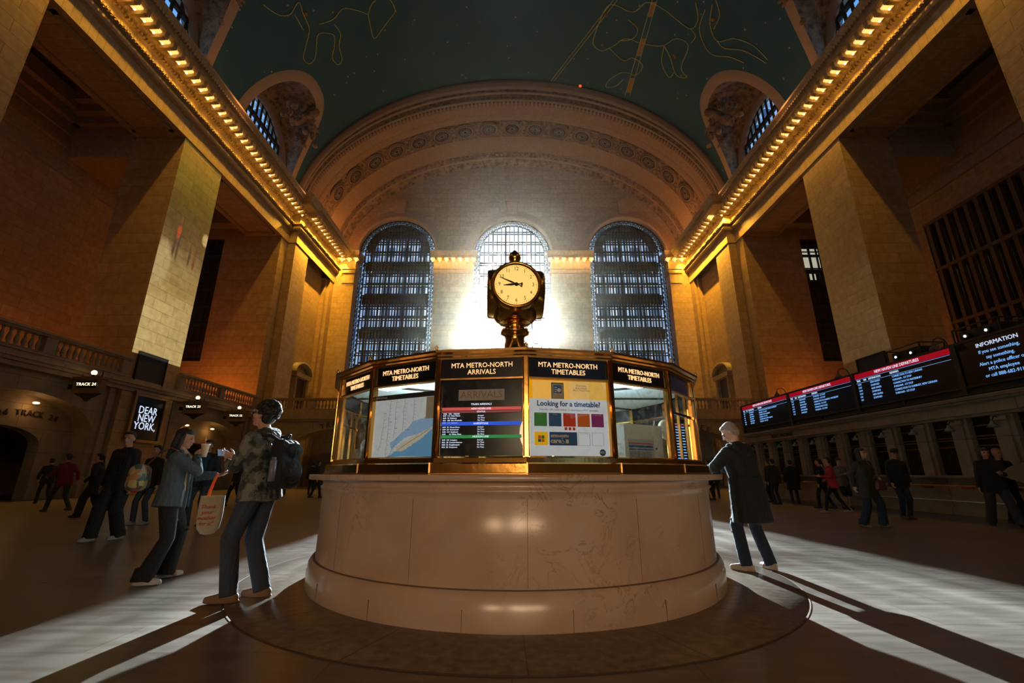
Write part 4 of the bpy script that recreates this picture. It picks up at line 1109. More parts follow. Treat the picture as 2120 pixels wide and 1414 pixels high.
        for i, (m, t_) in enumerate(zip(PCOL, ('Hudson', 'Harlem', 'New Haven', 'Port Jervis', 'Pascack Valley'))):
            x = -.255+.1275*i; q = MB(); q.box(x-.055, x+.055, .001, .005, 1.482, 1.594); t2 = q.build('line_tile', m, ps); text(t_, .013, WHITEP, t2, (x, -.001, 1.582), ext=.0004, name='poster_text')
            if i == 2:
                q = MB()
                for j in range(3): q.box(x-.045+.036*j, x-.023+.036*j, .001, .005, 1.452, 1.476)
                q.build('small_tile', m, ps)
        q = MB(); q.box(-.31, -.195, .001, .005, 1.325, 1.435); t2 = q.build('line_tile', YEL, ps)
        q = MB(); q.box(-.28, -.254, -.001, .001, 1.378, 1.405); q.box(-.25, -.226, -.001, .001, 1.352, 1.375); q.build('tile_mark', PCOL[3], t2)
        q = MB(); q.box(-.25, -.226, -.001, .001, 1.378, 1.405); q.build('tile_mark', PCOL[0], t2); q = MB(); q.box(-.28, -.254, -.001, .001, 1.352, 1.375); q.build('tile_mark', PCOL[1], t2)
        q = MB(); q.box(-.18, .062, .001, .005, 1.325, 1.435); t2 = q.build('care_tile', PBL, ps)
        text('METRO-NORTH', .027, WHITEP, t2, (-.17, -.001, 1.40), align='LEFT', ext=.0005, off=.0012, sx=.8, name='poster_text'); text('care', .052, WHITEP, t2, (-.172, -.001, 1.362), align='LEFT', ext=.0005, off=.002, name='poster_text')
        q = MB(); 
        for r_, cx, cz in ((.012, -.068, 1.352),):
            for j in range(12):
                a1, a2 = R(160+j*23), R(160+j*23+23); q.cyl((cx+r_*math.cos(a1), -.001, cz+r_*math.sin(a1)), (cx+r_*math.cos(a2), -.001, cz+r_*math.sin(a2)), .002, .002, 5)
        q.tube([Vector((-.07, -.001, 1.378)), Vector((-.07, -.001, 1.36)), Vector((-.058, -.001, 1.358)), Vector((-.052, -.001, 1.345))], .002, 5); q.ell((-.071, -.001, 1.383), .004); q.box(-.04, -.015, -.002, .001, 1.342, 1.374)
        q.build('access_symbol', WHITEP, t2)
        for x in (.125, .25):
            q = MB()
            for aa in ((x-.052, x+.052, 1.325, 1.327), (x-.052, x+.052, 1.433, 1.435), (x-.052, x-.05, 1.325, 1.435), (x+.05, x+.052, 1.325, 1.435)): q.box(aa[0], aa[1], .003, .006, aa[2], aa[3])
            q.build('outline_tile', mat('tile_line', (.4, .42, .46), .5) if 'tile_line' not in MATS else MATS['tile_line'], ps)
        text('Lost and Found', .011, PGR, ps, (.125, .002, 1.424), ext=.0004, name='poster_text')
        q = MB(); q.lathe([(0, 0), (.028, 0)], 28, M=Matrix.Translation((W-.065, .004, 1.27)) @ Matrix.Rotation(PI/2, 4, 'X')); lg = q.build('round_logo', PBL, ps); text('MTA', .023, WHITEP, lg, (W-.069, .001, 1.27), ext=.0004, off=.001, sx=.8)
    elif kk in (2, -4, 3, -5):
        m_ = MB(); 
        for u in (-.12, .12): m_.box(u-.012, u+.012, -.015, .01, g0, g1)
        m_.box(-W, W, -.015, .01, 1.66, 1.685); m_.build('glazing_bar', BRASS, booth, pos, (0, 0, a))
# kiosk interior
mb = MB(); ngon(mb, [(2.15, ZC0), (0.01, ZC0+.01)]); mb.build('interior_ceiling', mat('kiosk_ceiling', (.62, .70, .72), .6), booth)
mb = MB(); ngon(mb, [(2.2, 1.05), (.01, 1.05)]); mb.build('interior_floor', mat('kiosk_counter', (.25, .16, .08), .4), booth)
for (x, y, w_, d_, rz) in ((-1.35, -.9, .55, .14, -38), (1.2, -1.05, .6, .14, 38), (0., -1.0, .5, .2, 0), (-.9, .6, .5, .2, 20), (1.0, .6, .5, .2, -20)):
    m_ = MB(); m_.box(-w_/2, w_/2, -d_/2, d_/2, -.02, 0); m_.build('ceiling_light_panel', INTW, booth, (x, y, ZC0-.006), (0, 0, R(rz)))
mb = MB()
for a in range(0, 360, 30):
    T = Matrix.Rotation(R(a), 4, 'Z'); mb.box(.1, 2.1, -.012, .012, ZC0-.02, ZC0, 0, T)
mb.build('ceiling_rib', DKBRZ, booth)
mb = MB(); mb.lathe([(.32, 1.05), (.32, 2.06)], 24); mb.build('centre_column', mat('core_brass', (.45, .28, .10), .35, .7), booth)
for (px_, py_, e_) in ((-.9, -.7, 22), (.9, -.7, 22), (0, .9, 18)):
    L = bpy.data.lights.new('kiosk_light', 'POINT'); L.shadow_soft_size = .12; L.energy = e_*2.5; L.color = (.72, .92, 1.)
    lo = bpy.data.objects.new('kiosk_light', L); C.objects.link(lo); lo.location = (BK.x+px_, BK.y+py_, 1.72)
# things inside the kiosk
def inside(r, phi, z=1.05): a = R(phi); return (BK.x+r*math.sin(a), BK.y-r*math.cos(a), z)
t_ = thing('office_machine', 'white machine with a printed timetable behind the right kiosk window', 'machine', inside(1.9, 37.5), R(32))
m_ = MB(); m_.box(-.26, .26, -.12, .2, 0, .5); m_.build('body', mat('machine_white', (.72, .72, .68), .5), t_)
m_ = MB(); m_.box(-.22, .12, -.13, -.122, .16, .36); sh = m_.build('timetable_sheet', mat('sheet_grey', (.5, .52, .52), .6), t_)
m_ = MB(); m_.box(-.22, .10, -.134, -.131, .315, .325); m_.build('red_stripe', MAPR, sh); m_ = MB(); m_.box(-.22, .10, -.134, -.131, .285, .303); m_.box(-.22, .10, -.134, -.131, .262, .272); m_.build('blue_stripe', PBL, sh)
m_ = MB()
for j in range(16): m_.box(-.21+.019*j, -.202+.019*j, -.134, -.131, .17, .25)
m_.build('print_column', PGR, sh)
m_ = MB(); m_.ell((.15, -.13, .28), .01); m_.build('button', BLACK, t_)
t_ = thing('shelf_rack', 'brass shelf rack inside the kiosk behind the right window', 'shelf', inside(.9, 35), R(20))
m_ = MB()
for z in (.5, .72): m_.box(-.5, .5, -.12, .12, z, z+.02)
for x in (-.48, -.1, .3, .48): m_.box(x, x+.03, -.11, -.09, 0, .75); m_.box(x, x+.03, .09, .11, 0, .75)
m_.build('rack', BRASSR, t_)
t_ = thing('figurine', 'small green statuette standing on the kiosk shelf', 'figurine', inside(.95, 25, 1.79), 0)
m_ = MB(); m_.lathe([(.035, 0), (.035, .02), (.02, .03), (.028, .06), (.02, .12), (.012, .15)], 12); m_.ell((0, 0, .165), .016); m_.cap((.015, 0, .13), (.035, 0, .19), .006, .005, 6); m_.build('statuette', mat('verdigris', (.05, .35, .25), .5), t_)
t_ = thing('white_cable', 'loose white cable hanging inside the right kiosk window', 'cable', inside(1.9, 38), 0)
m_ = MB(); m_.tube([Vector(p) for p in spl([(-.12, 0, .08), (0, 0, .1), (.1, 0, .2), (.16, 0, .4), (.2, 0, .55)], 6)], .006, 6); m_.tube([Vector(p) for p in spl([(-.15, 0, .05), (0, .02, .06), (.12, 0, .12), (.2, 0, .3)], 6)], .005, 6); m_.build('cord', WHITEP, t_)
t_ = thing('clerk_chair', 'dark desk chair inside the kiosk behind the right window', 'chair', inside(1.2, 36), R(30))
m_ = MB(); m_.ell((0, 0, .38), (.24, .06, .2)); m_.build('backrest', BLACKM, t_); m_ = MB(); m_.ell((0, -.2, .12), (.22, .22, .05)); m_.build('seat', BLACKM, t_); m_ = MB(); m_.cyl((0, -.15, 0), (0, -.15, .1), .03); m_.build('stem', BLACKM, t_)
t_ = thing('wall_cabinet', 'brass framed cabinet inside the left kiosk window', 'cabinet', inside(1.3, -42), R(-40))
m_ = MB(); m_.box(-.22, .22, -.1, .1, 0, .82); m_.build('body', BRASSR, t_); m_ = MB(); m_.box(-.06, .18, -.115, -.1, .05, .35); m_.box(-.06, .18, -.115, -.1, .42, .72); m_.build('door', BLACK, t_)
m_ = MB(); m_.box(-.07, .19, -.125, -.112, .36, .41); m_.build('white_ledge', WHITEP, t_)
t_ = thing('departure_monitor', 'upright blue train monitor inside the right end of the kiosk', 'monitor', inside(2.0, 75), R(30))
m_ = MB(); m_.box(-.13, .13, -.02, .02, 0.12, .68); m_.build('screen', SCREEN, t_)
m_ = MB()
for j in range(15): m_.box(-.11, .11 if j % 4 else .12, -.024, -.021, .15+.033*j, .162+.033*j)
m_.build('text_line', BLUET, t_); m_ = MB(); m_.box(-.12, .12, -.025, -.021, .60, .618); m_.build('red_bar', REDB, t_); m_ = MB(); m_.box(-.05, .05, -.02, .02, 0, .13); m_.build('stand', BLACKM, t_)
t_ = thing('desk_fan', 'round pale fan inside the right end of the kiosk', 'fan', inside(1.9, 64, 1.05), R(22))
m_ = MB(); m_.cyl((0, 0, 0), (0, 0, .45), .012); m_.build('stand', BRASSR, t_)
m_ = MB(); m_.lathe([(.0, -.03), (.10, -.03), (.12, 0), (.10, .03), (0, .03)], 20, M=Matrix.Translation((0, 0, .52)) @ Matrix.Rotation(R(82), 4, 'X')); m_.build('guard', mat('fan_ivory', (.6, .55, .42), .5), t_)

# ------------------------------------------------------------------ clock
ZCL = 3.56
ck = thing('four_faced_clock', 'brass clock with glowing opal dials above the information booth', 'clock', (BK.x, BK.y, 0))
mb = MB(); mb.lathe([(.42, 2.46), (.42, 2.5), (.34, 2.54), (.25, 2.58), (.19, 2.66), (.15, 2.74), (.13, 2.86), (.135, 2.92), (.16, 2.95), (.20, 2.97), (.20, 3.0), (.15, 3.03), (.13, 3.07), (.16, 3.1), (.22, 3.12)], 32); mb.build('pedestal', BRASS, ck)
for k in range(8):
    a = R(45*k+22); m_ = MB(); m_.ell((.17*math.cos(a), .17*math.sin(a), 3.03), .018); m_.build('boss', BRASS, ck)
mb = MB(); mb.lathe([(.20, 3.12), (.27, 3.16), (.325, 3.24), (.348, 3.33), (.356, 3.45), (.36, 3.56), (.356, 3.68), (.345, 3.79), (.31, 3.88), (.24, 3.95), (.16, 3.99), (.10, 4.01)], 40); mb.build('case', BRASS, ck)
mb = MB(); mb.lathe([(.09, 3.99), (.06, 4.02), (.045, 4.045), (.06, 4.06), (.05, 4.075), (.085, 4.11), (.092, 4.15), (.075, 4.20), (.04, 4.24), (.012, 4.27), (0, 4.28)], 20)
mb.build('acorn_finial', BRASS, ck)
OPAL = mat('opal_dial', (.85, .66, .36), .35, 0, (1., .66, .17), .85); DIALK = mat('dial_black', (.035, .02, .01), .5)
for k in range(4):
    a = R(90*k+3); dn = Vector((math.sin(a), -math.cos(a), 0))
    T = Matrix.Rotation(PI/2, 4, 'X')
    m_ = MB(); m_.lathe([(0, .352), (.18, .351), (.25, .350), (.272, .347), (.272, .2)], 48, M=T)
    dl = m_.build('dial', OPAL, ck, (0, 0, ZCL), (0, 0, a)); dl.scale = (1.08, 1.06, 1.08)
    m_ = MB(); m_.lathe([(.272, .352), (.285, .372), (.305, .372), (.32, .35), (.33, .25), (.34, .1)], 48, M=T); m_.build('bezel', BRASS, dl)
    m_ = MB()
    for i in range(60):
        b = 2*PI*i/60; r_ = .253; m_.ell((r_*math.sin(b), -.352, r_*math.cos(b)), (.0038 if i % 5 else .006, .002, .0038 if i % 5 else .006), u=6, v=4)
    m_.build('minute_dots', DIALK, dl)
    if k in (0, 1, 3):
        for h in range(1, 13):
            b = 2*PI*h/12; text(str(h), .072, DIALK, dl, (.213*math.sin(b), -.355, .213*math.cos(b)), ext=.001, sx=.85, name='numeral')
    if k == 0:
        for nm, ang, L0, w_ in (('hour_hand', 264.5, .165, .012), ('minute_hand', 293.5, .23, .009)):
            T2 = Matrix.Translation((0, -.362 if nm[0] == 'h' else -.368, 0)) @ Matrix.Rotation(R(ang), 4, 'Y')
            m_ = MB(); m_.prism([(-w_*.5, -.05), (w_*.5, -.05), (w_*1.6, -.07), (w_*.8, -.085), (0, -.075), (-w_*.8, -.085), (-w_*1.6, -.07)], -.002, .002, M=T2)
            m_.prism([(-w_*.5, -.05), (w_*.5, -.05), (w_*.7, .02), (w_*1.3, .06), (w_*.3, L0), (-w_*.3, L0), (-w_*1.3, .06), (-w_*.7, .02)], -.002, .002, M=T2); m_.build(nm, DIALK, dl)
        m_ = MB(); m_.lathe([(0, .372), (.022, .37), (.024, .35)], 16, M=T); m_.build('hand_boss', DIALK, dl)
for k in range(4):
    a = R(90*k+48); m_ = MB(); T = Matrix.Rotation(a, 4, 'Z')
    m_.tube([T @ Vector(p) for p in ((0, -.29, 3.22), (0, -.35, 3.36), (0, -.365, 3.56), (0, -.35, 3.76), (0, -.29, 3.9))], .022, 8); m_.build('corner_rib', BRASS, ck)

# ------------------------------------------------------------------ people
def remesh(mb, vox, name, m, parent, smooth=3):
    me = bpy.data.meshes.new('tmp'); mb.bm.to_mesh(me); mb.bm.free()
    o = bpy.data.objects.new('tmp', me); TMP.collection.objects.link(o)
    md = o.modifiers.new('r', 'REMESH'); md.mode = 'VOXEL'; md.voxel_size = vox; md.use_smooth_shade = True
    if smooth:
        sm = o.modifiers.new('s', 'SMOOTH'); sm.factor = .5; sm.iterations = smooth
    dg = tmpdg()
    m2 = bpy.data.meshes.new_from_object(o.evaluated_get(dg)); bpy.data.objects.remove(o); bpy.data.meshes.remove(me)
    m2.name = name; m2.materials.clear(); m2.materials.append(m)
    for p in m2.polygons: p.use_smooth = True
    r = bpy.data.objects.new(name, m2); C.objects.link(r)
    if parent is not None: r.parent = parent
    return r
SKINM = mat('skin', (.50, .27, .18), .5); SKIN2 = mat('skin_tan', (.36, .19, .12), .5)
LIPM = mat('lips', (.36, .12, .09), .5)
EYEM = mat('eye_dark', (.02, .015, .012), .25)
HAIRK = mat('hair_black', (.012, .010, .009), .5, bump=.6, bs=60.); HAIRG = mat('hair_grey', (.30, .24, .19), .55, bump=.6, bs=60.); HAIRB = mat('hair_brown', (.05, .028, .016), .5)
def V3(*a): return Vector(a)
def ik(a, b, l1, l2, pole):
    d = b-a; L = d.length
    if L > (l1+l2)*.999: b = a+d*((l1+l2)*.999/L); d = b-a; L = d.length
    u = d.normalized(); x = (l1*l1-l2*l2+L*L)/(2*L); h = math.sqrt(max(0, l1*l1-x*x))
    p = pole-u*pole.dot(u)
    p = p.normalized() if p.length > 1e-6 else V3(0, 0, 1)
    return a+u*x+p*h, b
def hand(mb, w, d, n, sgn, curl=.35, k=1.0, thin=1.):
    d = d.normalized(); n = (n-d*n.dot(d)).normalized(); sd = d.cross(n)*sgn     # sd points to the thumb side
    M = Matrix((sd, n, d)).transposed()
    mb.ell(w+d*.048*k, (.036*k, .016*k, .052*k), M=M, u=10, v=8)
    mb.cap(w-d*.02, w+d*.02, .025*k, .026*k, 8)
    for i, (o, L) in enumerate(((.027, .072), (.009, .080), (-.009, .075), (-.026, .058))):
        p = w+d*(.086-.004*abs(i-1))*k+sd*o*k; L *= k
        a1 = curl; d1 = d*math.cos(a1)+n*math.sin(a1); q = p+d1*L*.45
        a2 = curl*2.3; d2 = d*math.cos(a2)+n*math.sin(a2); q2 = q+d2*L*.32
        a3 = curl*3.2; d3 = d*math.cos(a3)+n*math.sin(a3); q3 = q2+d3*L*.25
        r = .0088*k*thin
        mb.cap(p-d*.02*k, q, r*1.08, r, 6); mb.cap(q, q2, r, r*.93, 6); mb.cap(q2, q3, r*.93, r*.82, 6)
    t0 = w+d*.022*k+sd*.024*k; t1 = t0+(sd*.75+d*.6+n*.25).normalized()*.036*k; t2 = t1+(sd*.2+d*.85+n*.5).normalized()*.03*k
    mb.cap(t0, t1, .0125*k, .0105*k, 6); mb.cap(t1, t2, .0105*k, .0085*k, 6)

def person(label, x, y, face, H=1.75, lf=(-.1, 0, 0), rf=(.1, 0, 0), lh=None, rh=None, lean=(0, 0), pel=(0, 0), top=None, bulk=1., hem=-.06, legs=None, leg=(.088, .062, .055),
           shoe=None, hair='short', hairm=None, hyaw=0, hpitch=0, skin=None, vox=.014, curl=.4, lpalm=None, rpalm=None, lpole=None, rpole=None, group=None, toe=(0, 0), shorts=False, neck=True, hipw=1., shw=1., sleeves=True, cat='person', drop=0.):
    s = H/1.75; skin = skin or SKINM; hairm = hairm or HAIRK
    root = thing('person', label, cat, (x, y, 0), R(face), group)
    fk = {}
    pz = .93*s-drop
    P0 = V3(pel[0], pel[1], pz)
    up = V3(math.sin(R(lean[0])), math.sin(R(lean[1])), 1).normalized()
    CH = P0+up*.36*s; SH = P0+up*.49*s; NB = P0+up*.535*s
    sx = V3(1, 0, -up.x).normalized()
    HM = Matrix.Rotation(R(hyaw), 3, 'Z') @ Matrix.Rotation(R(hpitch), 3, 'X')
    HD = NB+up*.155*s+V3(0, .02, 0)*s
    hp = [P0+V3(-.092*s*hipw, 0, -.02), P0+V3(.092*s*hipw, 0, -.02)]
    ank = [V3(lf[0], lf[1]-.0, .085*s+lf[2]), V3(rf[0], rf[1], .085*s+rf[2])]
    kn = []
    for i in (0, 1):
        k_, a_ = ik(hp[i], ank[i], .435*s, .425*s, V3(0, 1, .1)); kn.append(k_); ank[i] = a_
    shd = [SH-sx*.172*s*shw-up*.035*s, SH+sx*.172*s*shw-up*.035*s]
    lh = V3(*(lh or (-.27, .04, .80*s))); rh = V3(*(rh or (.27, .04, .80*s)))
    el = []; wr = []
    for i, (h_, pole) in enumerate(((lh, lpole or (-.6, -1, -.3)), (rh, rpole or (.6, -1, -.3)))):
        e_, w_ = ik(shd[i], h_, .285*s, .25*s, V3(*pole)); el.append(e_); wr.append(w_)
    # continuous body
    mb = MB()
    for dx in (-.06, 0, .06): mb.cap(P0+V3(dx*s, 0, 0), CH+sx*dx*s*1.2, .085*s, .09*s, 10)
    mb.cap(shd[0], shd[1], .05*s, None, 10); mb.cap(SH, NB, .07*s, .055*s, 10); mb.cap(NB, HD+HM @ V3(0, -.015, -.05)*s, .058*s, .054*s, 12)
    def he(c, r, u=14, v=10): mb.ell(HD+HM @ (V3(*c)*s), tuple(q*s for q in r), M=HM, u=u, v=v)
    he((0, -.012, .035), (.076, .095, .097), 20, 14); he((0, .022, -.03), (.060, .070, .085), 18, 12); he((0, .058, -.092), (.028, .026, .022)); he((0, .075, .034), (.048, .022, .012))
    he((-.042, .055, -.02), (.022, .03, .024)); he((.042, .055, -.02), (.022, .03, .024)); he((0, .088, -.050), (.023, .012, .007)); he((0, .086, -.064), (.020, .012, .008))
    mb.cap(HD+HM @ V3(0, .090, .022)*s, HD+HM @ V3(0, .110, -.022)*s, .0085*s, .012*s, 8); he((-.012, .098, -.026), (.010, .011, .008)); he((.012, .098, -.026), (.010, .011, .008))
    he((-.077, -.008, -.005), (.010, .020, .031)); he((.077, -.008, -.005), (.010, .020, .031))
    for i in (0, 1):
        mb.cap(shd[i], el[i], .045*s, .038*s, 10); mb.cap(el[i], wr[i], .037*s, .026*s, 10)
        d = (wr[i]-el[i]); pn = (lpalm if i == 0 else rpalm) or ((1, 0, 0) if i == 0 else (-1, 0, 0))
        sg = 1
        nn = V3(*pn); dd = d.normalized(); nn = (nn-dd*nn.dot(dd)).normalized()
        # choose the thumb side: forward / upward
        if dd.cross(nn).dot(V3(0, .7, .7)) < 0: sg = -1
        hand(mb, wr[i], d, nn, sg, curl, s*1.02, 1. if vox < .01 else 1.2)
        mb.cap(hp[i], kn[i], .07*s, .05*s, 10); mb.cap(kn[i], ank[i], .05*s, .036*s, 10); mb.cap(ank[i], ank[i]+V3(0, .1*s, -.05*s), .034*s, .025*s, 8)
    body = remesh(mb, vox if vox > .01 else .0065, 'body', skin, root, 2)
    if vox < .02:
        mb = MB()
        for q in (-1, 1): mb.ell(HD+HM @ (V3(q*.030, .079, .008)*s), (.0115*s, .009*s, .006*s), M=HM)
        mb.build('eyes', EYEM, root)
        mb = MB(); mb.ell(HD+HM @ (V3(0, .0925, -.057)*s), (.020*s, .006*s, .008*s), M=HM); mb.build('lips', LIPM, root)
        mb = MB()
        for q in (-1, 1): mb.ell(HD+HM @ (V3(q*.031, .092, .030)*s), (.021*s, .006*s, .0045*s), M=HM)
        mb.build('eyebrows', hairm, root)
    # hair
    mb = MB(); hn = 'hair'; rnd = random.Random(int(abs(x*100)))
    def hh(c, r): mb.ell(HD+HM @ (V3(*c)*s), tuple(q*s for q in r), M=HM, u=14, v=10)
    hh((0, -.030, .055), (.083, .093, .090)); hh((0, -.055, .0), (.078, .062, .08))
    if hair == 'short': hh((0, .03, .095), (.062, .05, .035))
    if hair == 'curly':
        for q in range(170):
            th = rnd.uniform(0, 2*PI); ph = rnd.uniform(-.5, PI/2)
            p = V3(.092*math.cos(ph)*math.cos(th), -.028+.108*math.cos(ph)*math.sin(th), .060+.10*math.sin(ph))
            if p.y > .05 and p.z < .09: continue
            if abs(p.x) > .06 and p.y > -.0 and p.z < .035: continue
            r_ = rnd.uniform(.013, .022); mb.ell(HD+HM @ (p*s), r_*s, u=8, v=6)
    if hair == 'long':
        hh((0, .035, .085), (.068, .052, .045))
        for q in (-.06, -.03, 0, .03, .06): mb.cap(HD+HM @ (V3(q, -.055, .03)*s), HD+HM @ (V3(q*1.15, -.09, -.23)*s), .045*s, .03*s, 8)
        for q in (-1, 1): mb.cap(HD+HM @ (V3(q*.072, -.0, .04)*s), HD+HM @ (V3(q*.085, -.02, -.19)*s), .026*s, .02*s, 8)
    if hair == 'tail':
        hh((0, .03, .09), (.062, .05, .035)); mb.cap(HD+HM @ (V3(0, -.12, .03)*s), HD+HM @ (V3(0, -.16, -.2)*s), .03*s, .012*s, 8)
    if hair == 'bun':
        hh((0, .03, .09), (.062, .05, .035)); hh((0, -.06, .15), (.04, .04, .04))
    remesh(mb, .0055 if hair == 'curly' else max(.007, vox*.8), hn, hairm, root, 1)
    # trousers
    tm = legs or BLACKM
    mb = MB(); a, b, c_ = (q*s for q in leg)
    mb.cap(hp[0], hp[1], .098*s, None, 12); mb.cap(P0+V3(-.05*s, 0, .06*s), P0+V3(.05*s, 0, .06*s), .095*s, None, 12)
    for i in (0, 1):
        mb.cap(hp[i], kn[i], a, b, 12)
        if shorts: continue
        bot = ank[i]+V3(0, 0, -.03*s)
        mb.cap(kn[i], kn[i].lerp(bot, .5), b, (b*.6+c_*.4), 12); mb.cyl(kn[i].lerp(bot, .5), bot, (b*.6+c_*.4), c_, 14)
        if c_ > .075: mb.cyl(bot+V3(0, .0, .12), bot, c_*.85, c_*1.1, 16)
    if vox < .01:
        for i in (0, 1):
            for q in range(12):
                f = rnd.uniform(.1, .98); p_ = hp[i].lerp(kn[i], f) if q < 3 else kn[i].lerp(ank[i], f); r_ = (a if q < 3 else b+(c_-b)*f)*.93
                th = rnd.uniform(0, PI); v_ = V3(math.cos(th), math.sin(th), rnd.uniform(-.6, .6))
                mb.cap(p_+V3(v_.x, v_.y, v_.z*.5)*r_, p_+V3(-v_.y, v_.x, -v_.z*.5)*r_, .012, .008, 6)
    remesh(mb, vox, 'trousers' if not shorts else 'shorts', tm, root, 2)
    # top
    mb = MB(); bk = bulk*s
    WA = P0+up*.14*s
    for dx in (-.075, -.03, .03, .075): mb.cap(WA+V3(dx*s*hipw, 0, 0), CH+sx*dx*s*1.3*shw, .104*bk, .108*bk, 12)
    hz = P0+V3(0, 0, hem*s-.09*s)
    for dx in (-.085, -.04, .04, .085): mb.cyl(WA+V3(dx*s*hipw*.9, 0, 0), hz+V3(dx*1.2*s*hipw, -.01, 0), .112*bk, .130*bk, 14)
    mb.cap(SH-V3(0, .01, 0), NB+V3(0, -.01, -.015), .082*bk, .060*bk, 12)
    for i in (0, 1): mb.cap(NB+V3(0, -.015, -.045*s), shd[i]+V3(0, -.01, .0), .058*bk, .060*bk, 12)
    for i in (0, 1):
        mb.cap(CH+sx*(.1 if i else -.1)*s, shd[i], .092*bk, .066*bk, 10)
        mb.cap(shd[i], el[i], .066*bk, .053*bk, 12)
        if sleeves: mb.cap(el[i], el[i].lerp(wr[i], .93), .054*bk, .040*bk, 12)
        if vox < .01:
            for q in range(9):
                f = rnd.uniform(.1, .95); p_ = (shd[i].lerp(el[i], f) if q % 2 else el[i].lerp(wr[i], f*.85)); th = rnd.uniform(0, 2*PI); r_ = .045*bk
                v_ = V3(math.cos(th), rnd.uniform(-.4, .4), math.sin(th)); w2 = V3(-v_.z, v_.y+.4, v_.x)
                mb.cap(p_+v_*r_, p_+w2*r_, .014, .01, 6)
    # cut the hem flat
    topo = remesh(mb, vox, 'top', top or BLACKM, root, 2)
    # shoes
    for i in (0, 1):
        mb = MB(); A_ = ank[i]; ty = R(toe[i]); M = Matrix.Rotation(ty, 3, 'Z'); zb = A_.z-.085*s
        def q_(v): p = M @ (V3(*v)*s); return V3(A_.x+p.x, A_.y+p.y, zb+p.z)
        mb.cap(q_((0, -.045, .045)), q_((0, .07, .043)), .041*s, .042*s, 10); mb.cap(q_((0, .07, .042)), q_((0, .165, .032)), .042*s, .030*s, 10); mb.cap(q_((0, -.03, .05)), q_((0, -.02, .10)), .038*s, .038*s, 10)
        mb.ell(q_((0, .05, .014)), (.047*s, .155*s, .016*s), M=M)
        sh = remesh(mb, min(vox, .010), 'shoe', shoe or BLACKM, root, 1)
    info = dict(root=root, HD=HD, HM=HM, s=s, P0=P0, CH=CH, SH=SH, NB=NB, wr=wr, el=el, shd=shd, kn=kn, ank=ank, up=up, vox=vox)
    return info
def W(i, p):     # local point of a person to the world
    r = i['root']; return Matrix.Rotation(r.rotation_euler.z, 3, 'Z') @ Vector(p)+r.location

def foldbump(n, b):
    tc = N(n, 'ShaderNodeTexCoord'); mp = N(n, 'ShaderNodeMapping'); mp.inputs['Scale'].default_value = (1.6, 1.6, .8); mp.inputs['Rotation'].default_value = (.5, .35, 0)
    n.links.new(tc.outputs['Object'], mp.inputs[0]); no = N(n, 'ShaderNodeTexNoise', Scale=7., Detail=2.5, Distortion=1.4); n.links.new(mp.outputs[0], no.inputs[0])
    n2 = N(n, 'ShaderNodeTexNoise', Scale=140., Detail=2.); n.links.new(tc.outputs['Object'], n2.inputs[0])
    bp = N(n, 'ShaderNodeBump', Strength=.75, Distance=.035); n.links.new(mth(n, 'ADD', no.outputs['Fac'], mth(n, 'MULTIPLY', n2.outputs['Fac'], .03)), bp.inputs['Height']); n.links.new(bp.outputs['Normal'], b.inputs['Normal'])
def cloth(name, col, rough=.85):
    m, n, b = nt(name); b.inputs['Base Color'].default_value = (*col, 1); b.inputs['Roughness'].default_value = rough; foldbump(n, b); return m
CAMO, n_, b_ = nt('camouflage_hoodie')
tc = N(n_, 'ShaderNodeTexCoord'); no = N(n_, 'ShaderNodeTexNoise', Scale=11., Detail=3.); n_.links.new(tc.outputs['Object'], no.inputs[0])
rr = N(n_, 'ShaderNodeValToRGB'); rr.color_ramp.interpolation = 'CONSTANT'; rr.color_ramp.elements[0].color = (.03, .035, .03, 1); rr.color_ramp.elements[1].position = .46; rr.color_ramp.elements[1].color = (.10, .11, .09, 1)
e = rr.color_ramp.elements.new(.56); e.color = (.19, .20, .16, 1); n_.links.new(no.outputs[0], rr.inputs[0]); n_.links.new(rr.outputs[0], b_.inputs['Base Color']); b_.inputs['Roughness'].default_value = .8; foldbump(n_, b_)
DENIM = cloth('denim_jacket', (.06, .085, .105)); JEAN = cloth('dark_jeans', (.035, .05, .075))
BLK = cloth('black_cloth', (.010, .011, .013)); BLK2 = cloth('black_knit', (.013, .014, .017)); NAVY = cloth('navy_cloth', (.013, .024, .048)); CHAR = cloth('charcoal_cloth', (.035, .035, .04))
TAN = mat('tan_suede', (.22, .13, .07), .7); WSH = mat('white_sneaker', (.62, .60, .56), .5); CREAM = cloth('cream_knit', (.50, .40, .22)); REDC = cloth('red_sweater', (.45, .02, .03)); BURG = cloth('burgundy_sweater', (.17, .015, .015))
GREYC = cloth('grey_hoodie', (.20, .17, .15)); OLIVE = cloth('olive_coat', (.04, .04, .03)); BLUEC = cloth('blue_shirt', (.02, .07, .14)); BRN = mat('brown_leather', (.14, .05, .03), .5); GREYSH = mat('grey_sneaker', (.30, .29, .28), .6)

